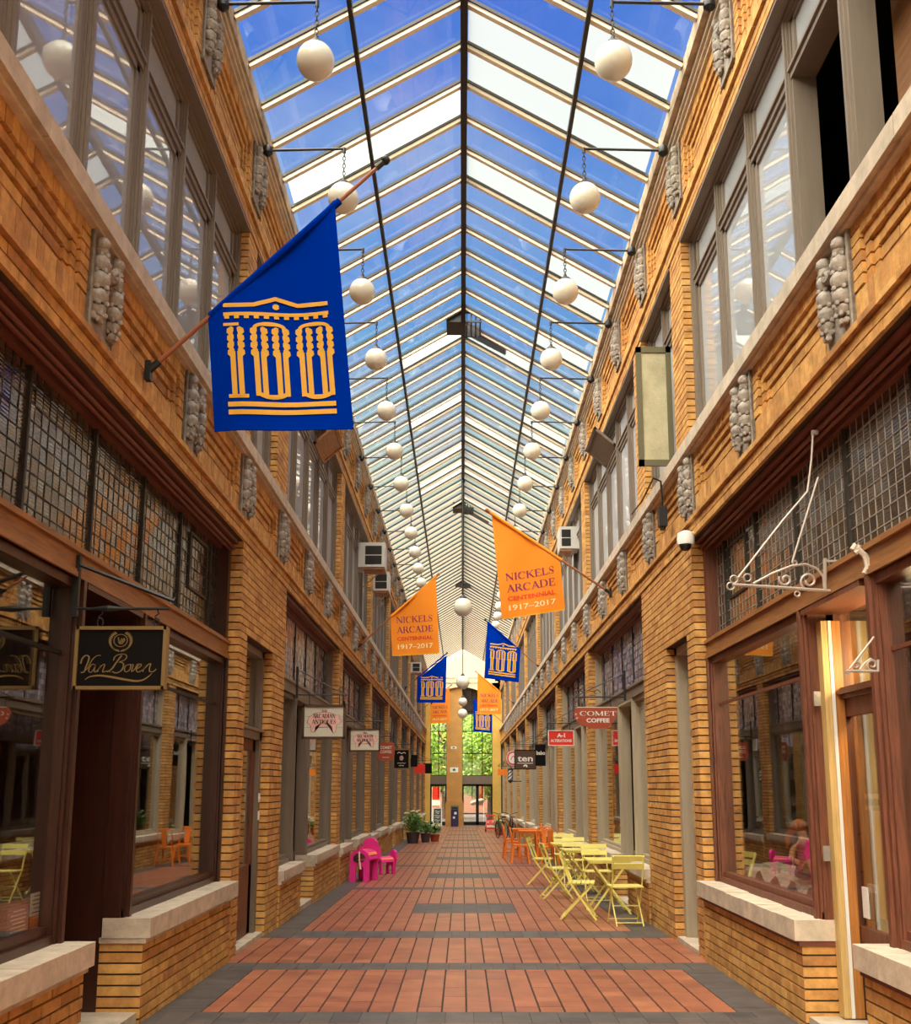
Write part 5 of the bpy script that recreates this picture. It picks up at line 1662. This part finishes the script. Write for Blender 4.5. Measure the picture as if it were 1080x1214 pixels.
for i, (u, v0, v1, w_, lb) in enumerate(((517, 933, 957, .5, 'red and white poster board outside the left far door'), (570, 932, 952, .35, 'dark red street banner outside the right far door'))):
    p = at(u, v0, 67.0)
    r = root('poster_board', lb, 'poster', (p.x, p.y, gz))
    zt = p.z - gz; m = MB(); m.box(-w_ / 2, w_ / 2, -.02, .02, zt - 1.25, zt); m.build('panel', M['redp'] if i == 0 else M['rust'], r)
    m = MB(); m.box(-w_ / 2 - .03, -w_ / 2, -.025, .025, 0, zt); m.box(w_ / 2, w_ / 2 + .03, -.025, .025, 0, zt); m.build('stand', M['white'], r)
    if i == 0: m = MB(); m.box(-w_ / 2, w_ / 2, -.03, -.02, zt - 1.2, zt - .85); m.build('white_band', M['white'], r)
for i, (u, v, w_, h_) in enumerate(((538, 887, .34, .16), (538.5, 913, .50, .30))):
    p = at(u, v, 62.3)
    r = root('notice_board', ['small white notice high on the centre pillar', 'white notice with a dark emblem lower on the centre pillar'][i], 'notice', (p.x, YEW + .17, p.z))
    m = MB(); m.box(-w_ / 2, w_ / 2, 0, .03, -h_ / 2, h_ / 2); m.build('board', M['white'], r)
    m = MB(); m.extrude([(-.06, -h_ * .2), (.06, -h_ * .2), (.1, h_ * .05), (0, h_ * .32), (-.1, h_ * .05)], (0, -.006, 0), (1, 0, 0), (0, 0, 1), .008); m.build('emblem', M['green'], r)

# ================================================================ POTTED PLANTS
M['pot'] = mat('dark_planter', (.05, .03, .03), .6)
M['petal'] = mat('cream_petal', (.80, .70, .42), .6)
def plant(x, y, ph, pr, h, w, n, label, flowers, pot, seed):
    R = random.Random(seed)
    r = root('potted_plant', label, 'plant', (x, y, fz(y)), group='potted plants by the left wall')
    m = MB(); m.lathe((0, 0, 0), [(pr * .75, 0), (pr, ph * .9), (pr * 1.08, ph * .92), (pr * 1.08, ph), (pr * .9, ph), (pr * .85, ph * .85)], 16); m.build('pot', pot, r, smooth=True)
    m = MB()
    for k in range(6): m.tube([(0, 0, ph * .8), (R.uniform(-.5, .5) * w * .5, R.uniform(-.5, .5) * w * .5, ph + h * R.uniform(.5, .9))], [.012, .006], 5)
    m.build('stem', M['green'], r)
    m = MB()
    for k in range(n):
        a, b = R.uniform(0, 2 * PI), R.uniform(.2, 1)
        c = Vector((math.cos(a) * w * .5 * b, math.sin(a) * w * .5 * b, ph + h * R.uniform(.08, 1) * (1.1 - .4 * b)))
        d = Vector((math.cos(a), math.sin(a), R.uniform(-.5, .8))).normalized() * R.uniform(.05, .11)
        e = d.cross(Vector((R.uniform(-.4, .4), R.uniform(-.4, .4), 1))).normalized() * R.uniform(.018, .035)
        u = Vector((0, 0, .012))
        i = len(m.v)
        m.v += [tuple(c - d), tuple(c - e + u), tuple(c + d), tuple(c + e + u), tuple(c + u * 2)]
        for q in ((0, 1, 4), (1, 2, 4), (2, 3, 4), (3, 0, 4)): m.f.append(tuple(i + z for z in q)); m.m.append(0)
    m.build('foliage', M['green'], r, kind='stuff')
    if flowers:
        m = MB()
        for k in range(flowers):
            a, b = R.uniform(0, 2 * PI), R.uniform(.1, 1)
            c = (math.cos(a) * w * .42 * b, math.sin(a) * w * .42 * b, ph + h * R.uniform(.75, 1.05))
            for q in range(5): m.ball((c[0] + .03 * math.cos(q * 1.26), c[1] + .03 * math.sin(q * 1.26), c[2]), .026, 6, 4, sz=.6)
        m.build('blossoms', M['petal'], r, kind='stuff')
plant(-1.76, 36.9, .38, .24, .74, .74, 420, 'largest leafy potted plant with cream flowers against the left wall', 9, M['pot'], 1)
plant(-1.34, 37.8, .32, .18, .45, .55, 240, 'dark leafy potted plant in the middle of the left cluster', 2, M['pot'], 2)
plant(-1.02, 38.5, .26, .18, .38, .50, 200, 'low potted plant with pale flowers at the right of the cluster', 8, M['rust'], 3)
plant(-1.78, 38.5, .34, .2, .78, .6, 260, 'tall pale-flowered potted plant at the back of the left cluster', 8, M['pot'], 4)
plant(1.62, 45.5, .3, .2, .4, .5, 180, 'small flowering potted plant by the right wall past the bicycles', 10, M['rust'], 5)

# ================================================================ PINK ELEPHANT BENCHES
M['hot'] = mat('hot_pink_board', (.82, .03, .30), .45)
M['hotd'] = mat('orange_pink_slat', (.88, .24, .12), .5)
def elephant(x, y, k, rz, label):
    r = root('elephant_bench', label, 'bench', (x, y, fz(y)), rz, group='pink elephant benches')
    def arch(w, h):
        a = [(-w, 0), (-w * .42, 0), (-w * .42, h * .42), (-w * .28, h * .52), (w * .28, h * .52), (w * .42, h * .42), (w * .42, 0), (w, 0), (w, h * .72)]
        a += [(w * math.cos(t * PI / 10), h * .72 + h * .28 * math.sin(t * PI / 10)) for t in range(1, 10)] + [(-w, h * .72)]
        return [(p * k, q * k) for p, q in a]
    m = MB(); m.extrude(arch(.19, .60), (0, -.30 * k, 0), (1, 0, 0), (0, 0, 1), .05 * k); m.build('rump_panel', M['hot'], r)
    m = MB(); m.extrude(arch(.19, .56), (0, .22 * k, 0), (1, 0, 0), (0, 0, 1), .05 * k); m.build('shoulder_panel', M['hot'], r)
    for i in range(7):
        a = PI * (i + .5) / 7
        m = MB(); m.obox((.19 * k * math.cos(a), -.04 * k, (.40 + .17 * math.sin(a)) * k), (0, .27 * k, 0), (-.035 * k * math.sin(a), 0, .035 * k * math.cos(a)), (.012 * k * math.cos(a), 0, .012 * k * math.sin(a))); m.build('back_slat', M['hotd'] if i % 2 else M['hot'], r)
    m = MB()
    hd = [(-.15, .30), (-.10, .18), (-.06, -.02), (-.05, -.30), (.05, -.30), (.06, -.02), (.10, .18), (.15, .30), (.14, .48), (.06, .56), (-.06, .56), (-.14, .48)]
    m.extrude([(p * k, (q + .18) * k) for p, q in hd], (0, .36 * k, .04 * k), (1, 0, 0), (0, 0, 1), .09 * k); m.build('head', M['hot'], r)
    for q in (-1, 1):
        m = MB(); m.extrude([(q * .10 * k, .56 * k), (q * .20 * k, .62 * k), (q * .24 * k, .48 * k), (q * .18 * k, .34 * k), (q * .11 * k, .42 * k)], (0, .31 * k, 0), (1, 0, 0), (0, 0, 1), .03 * k); m.build('ear', M['hot'], r)
    m = MB(); m.extrude([(-.12 * k, .40 * k)] + [(.12 * k * math.cos(t * PI / 6), (.44 + .09 * math.sin(t * PI / 6)) * k) for t in range(12)], (0, -.329 * k, 0), (1, 0, 0), (0, 0, 1), .01); m.build('rump_hollow', M['brownp'], r)
    m = MB(); m.tube([(0, -.345 * k, .56 * k), (.01 * k, -.36 * k, .40 * k), (.03 * k, -.35 * k, .24 * k)], [.018 * k, .016 * k, .022 * k], 6); m.build('tail', M['pink'], r)
elephant(-1.86, 19.85, 1.0, -.22, 'large pink wooden elephant bench by the left low wall')
elephant(-1.60, 21.6, .62, -.8, 'small pink wooden elephant bench behind the large one')

# ================================================================ SHOP WINDOW THINGS
def onglass(s, b, u, v): return at(u, v, FPX * (WL[s] + b) / abs(u - PU))
def notice(u0, v0, u1, v1, m_, label, lines, lm):
    a, c = onglass(-1, .225, u0, v0), onglass(-1, .225, u1, v1)
    z0, z1 = c.z, onglass(-1, .225, u1, v0 + (v1 - v0) * .02).z
    zt = a.z
    r = root('paper_notice', label, 'notice', (sx(-1, .215), (a.y + c.y) / 2, z0))
    w, h = abs(c.y - a.y) / 2, max(.08, abs(zt - z0) * .8)
    m = MB(); m.box(-.003, 0, -w, w, 0, h); m.build('sheet', m_, r)
    m = MB()
    for i in range(lines):
        q = h * (.86 - .72 * i / max(1, lines - 1)); ww = w * (.7 if i % 3 else .5)
        m.box(0, .002, -ww, ww, q - h * .018, q + h * .018)
    m.build('printed_lines', lm, r)
notice(8, 1070, 31, 1104, mat('purple_card', (.08, .05, .14), .6), 'purple card with pale lines in the nearest left window', 6, M['white'])
notice(35, 1053, 50, 1082, M['white'], 'white sheet in the nearest left window beside the purple card', 5, M['dark'])
notice(33, 1088, 46, 1100, M['orangep'], 'small orange card low in the nearest left window', 2, M['white'])
# right display: fur-covered ledge, doll, lamp
zl = fz(8.5) + .70
r = root('fur_blanket', 'white fur blanket laid along the right display window ledge', 'blanket', (sx(1, .40), 8.75, zl + .06))
m = MB()
R = random.Random(3)
nx, ny = 10, 44
gv = []
for i in range(nx + 1):
    for j in range(ny + 1):
        gv.append((-.15 + .5 * i / nx, -1.15 + 2.2 * j / ny, .06 + .05 * math.sin(j * .7) + .03 * R.random() + .05 * math.sin(PI * i / nx)))
base = len(m.v); m.v += gv
for i in range(nx):
    for j in range(ny):
        a = base + i * (ny + 1) + j; m.f.append((a, a + ny + 1, a + ny + 2, a + 1)); m.m.append(0)
m.build('fur', mat('white_fur', (.62, .56, .50), .95, var=.6, vscale=22, bump=1.0, bscale=60), r, smooth='all')
r = root('doll', 'cloth doll in a magenta dress reclining on the white fur in the right window', 'doll', (sx(1, .36), 8.05, zl + .235))
skin = mat('doll_skin', (.62, .30, .18), .6)
me = bpy.data.meshes.new('body')
J = [(0, 0, .06), (0, .06, .14), (0, .10, .22), (0, .13, .29), (-.02, .14, .35), (.09, .12, .2), (.12, .02, .12), (.10, -.06, .08), (-.09, .12, .2), (-.13, .05, .12), (-.10, -.04, .10), (.06, -.08, .06), (.08, -.22, .09), (.07, -.34, .03), (-.06, -.08, .06), (-.07, -.22, .12), (-.08, -.34, .04)]
E = [(0, 1), (1, 2), (2, 3), (3, 4), (2, 5), (5, 6), (6, 7), (2, 8), (8, 9), (9, 10), (0, 11), (11, 12), (12, 13), (0, 14), (14, 15), (15, 16)]
rad = [.06, .06, .055, .025, .055, .025, .02, .022, .025, .02, .022, .04, .03, .03, .04, .03, .03]
me.from_pydata([tuple(j) for j in J], E, [])
bo = bpy.data.objects.new('body', me); COL.objects.link(bo); bo.parent = r
md = bo.modifiers.new('skin', 'SKIN'); md.use_smooth_shade = True
for i, v in enumerate(me.skin_vertices[0].data): v.radius = (rad[i], rad[i]); v.use_root = (i == 0)
md = bo.modifiers.new('sub', 'SUBSURF'); md.levels = 1; md.render_levels = 2
me.materials.append(skin)
m = MB(); m.lathe((0, 0, 0), [(.13, 0), (.10, .08), (.07, .16), (.075, .22), (.05, .25)], 14); o = m.build('dress', mat('magenta_cloth', (.35, .02, .10), .8), r, smooth=True); o.rotation_euler = (-.42, 0, 0); o.location = (0, -.02, .02)
m = MB(); m.ball((-.02, .155, .365), .06, 12, 8); m.tube([(-.05, .17, .36), (-.10, .2, .28), (-.11, .2, .2)], [.035, .03, .01], 7); m.tube([(.02, .19, .36), (.05, .22, .27)], [.035, .012], 7); m.build('hair', mat('auburn_hair', (.40, .09, .02), .7), r, smooth=True)
m = MB(); m.ball((-.045, .092, .36), .008, 6, 4); m.ball((.0, .09, .36), .008, 6, 4); m.build('eyes', M['black'], r)
r = root('ceiling_light', 'round glowing ceiling light inside the right display window', 'light', (sx(1, .75), 8.6, 2.66))
m = MB(); m.lathe((0, 0, -.05), [(.02, -.05), (.11, -.03), (.14, .02), (.13, .05)], 18); M['litshade'] = mat('lit_shade', (.9, .7, .35), .5, emit=(1, .72, .3), estr=2.2); m.build('shade', M['litshade'], r, smooth=True)
m = MB(); m.lathe((0, 0, 0), [(.05, 0), (.05, .03)], 12); m.build('mount', M['dark'], r)
ld = bpy.data.lights.new('display_lamp', 'POINT'); ld.energy = 22; ld.color = (1, .72, .38); ld.shadow_soft_size = .1
lo = bpy.data.objects.new('display_lamp', ld); COL.objects.link(lo); lo.parent = r; lo.location = (0, 0, -.22)
r = root('ceiling_light', 'small ceiling light over the wooden counter inside the right doorway', 'light', (sx(1, .75), 6.55, 2.62))
m = MB(); m.lathe((0, 0, -.05), [(.02, -.05), (.10, -.03), (.12, .02), (.11, .05)], 16); m.build('shade', M['litshade'], r, smooth=True)
m = MB(); m.lathe((0, 0, 0), [(.05, 0), (.05, .03)], 12); m.build('mount', M['dark'], r)
ld = bpy.data.lights.new('counter_lamp', 'POINT'); ld.energy = 60; ld.color = (1, .72, .38); ld.shadow_soft_size = .1  # unseen fixture and lamp added to brighten the counter
lo = bpy.data.objects.new('counter_lamp', ld); COL.objects.link(lo); lo.parent = r; lo.location = (-.12, 0, -.25)
# lit counter seen through the right near door
r = root('counter', 'orange wooden counter inside, seen through the right near door glass', 'counter', (sx(1, .62), 6.6, fz(6.6) + .08))
m = MB(); m.box(0, .5, -.55, .85, .0, 1.34); m.build('body', mat('honey_wood', (.78, .27, .025), .35, var=.3, vscale=3, stretch=(6, 6, .6)), r)
for zz in (1.34, 1.42): m = MB(); m.box(-.03, .5, -.57, .87, zz + .0, zz + .035); m.build('top_rail', M['woodh'], r)
m = MB(); m.box(0.0, .5, -.55, .85, 1.375, 1.42); m.build('shelf_gap', M['room'], r)
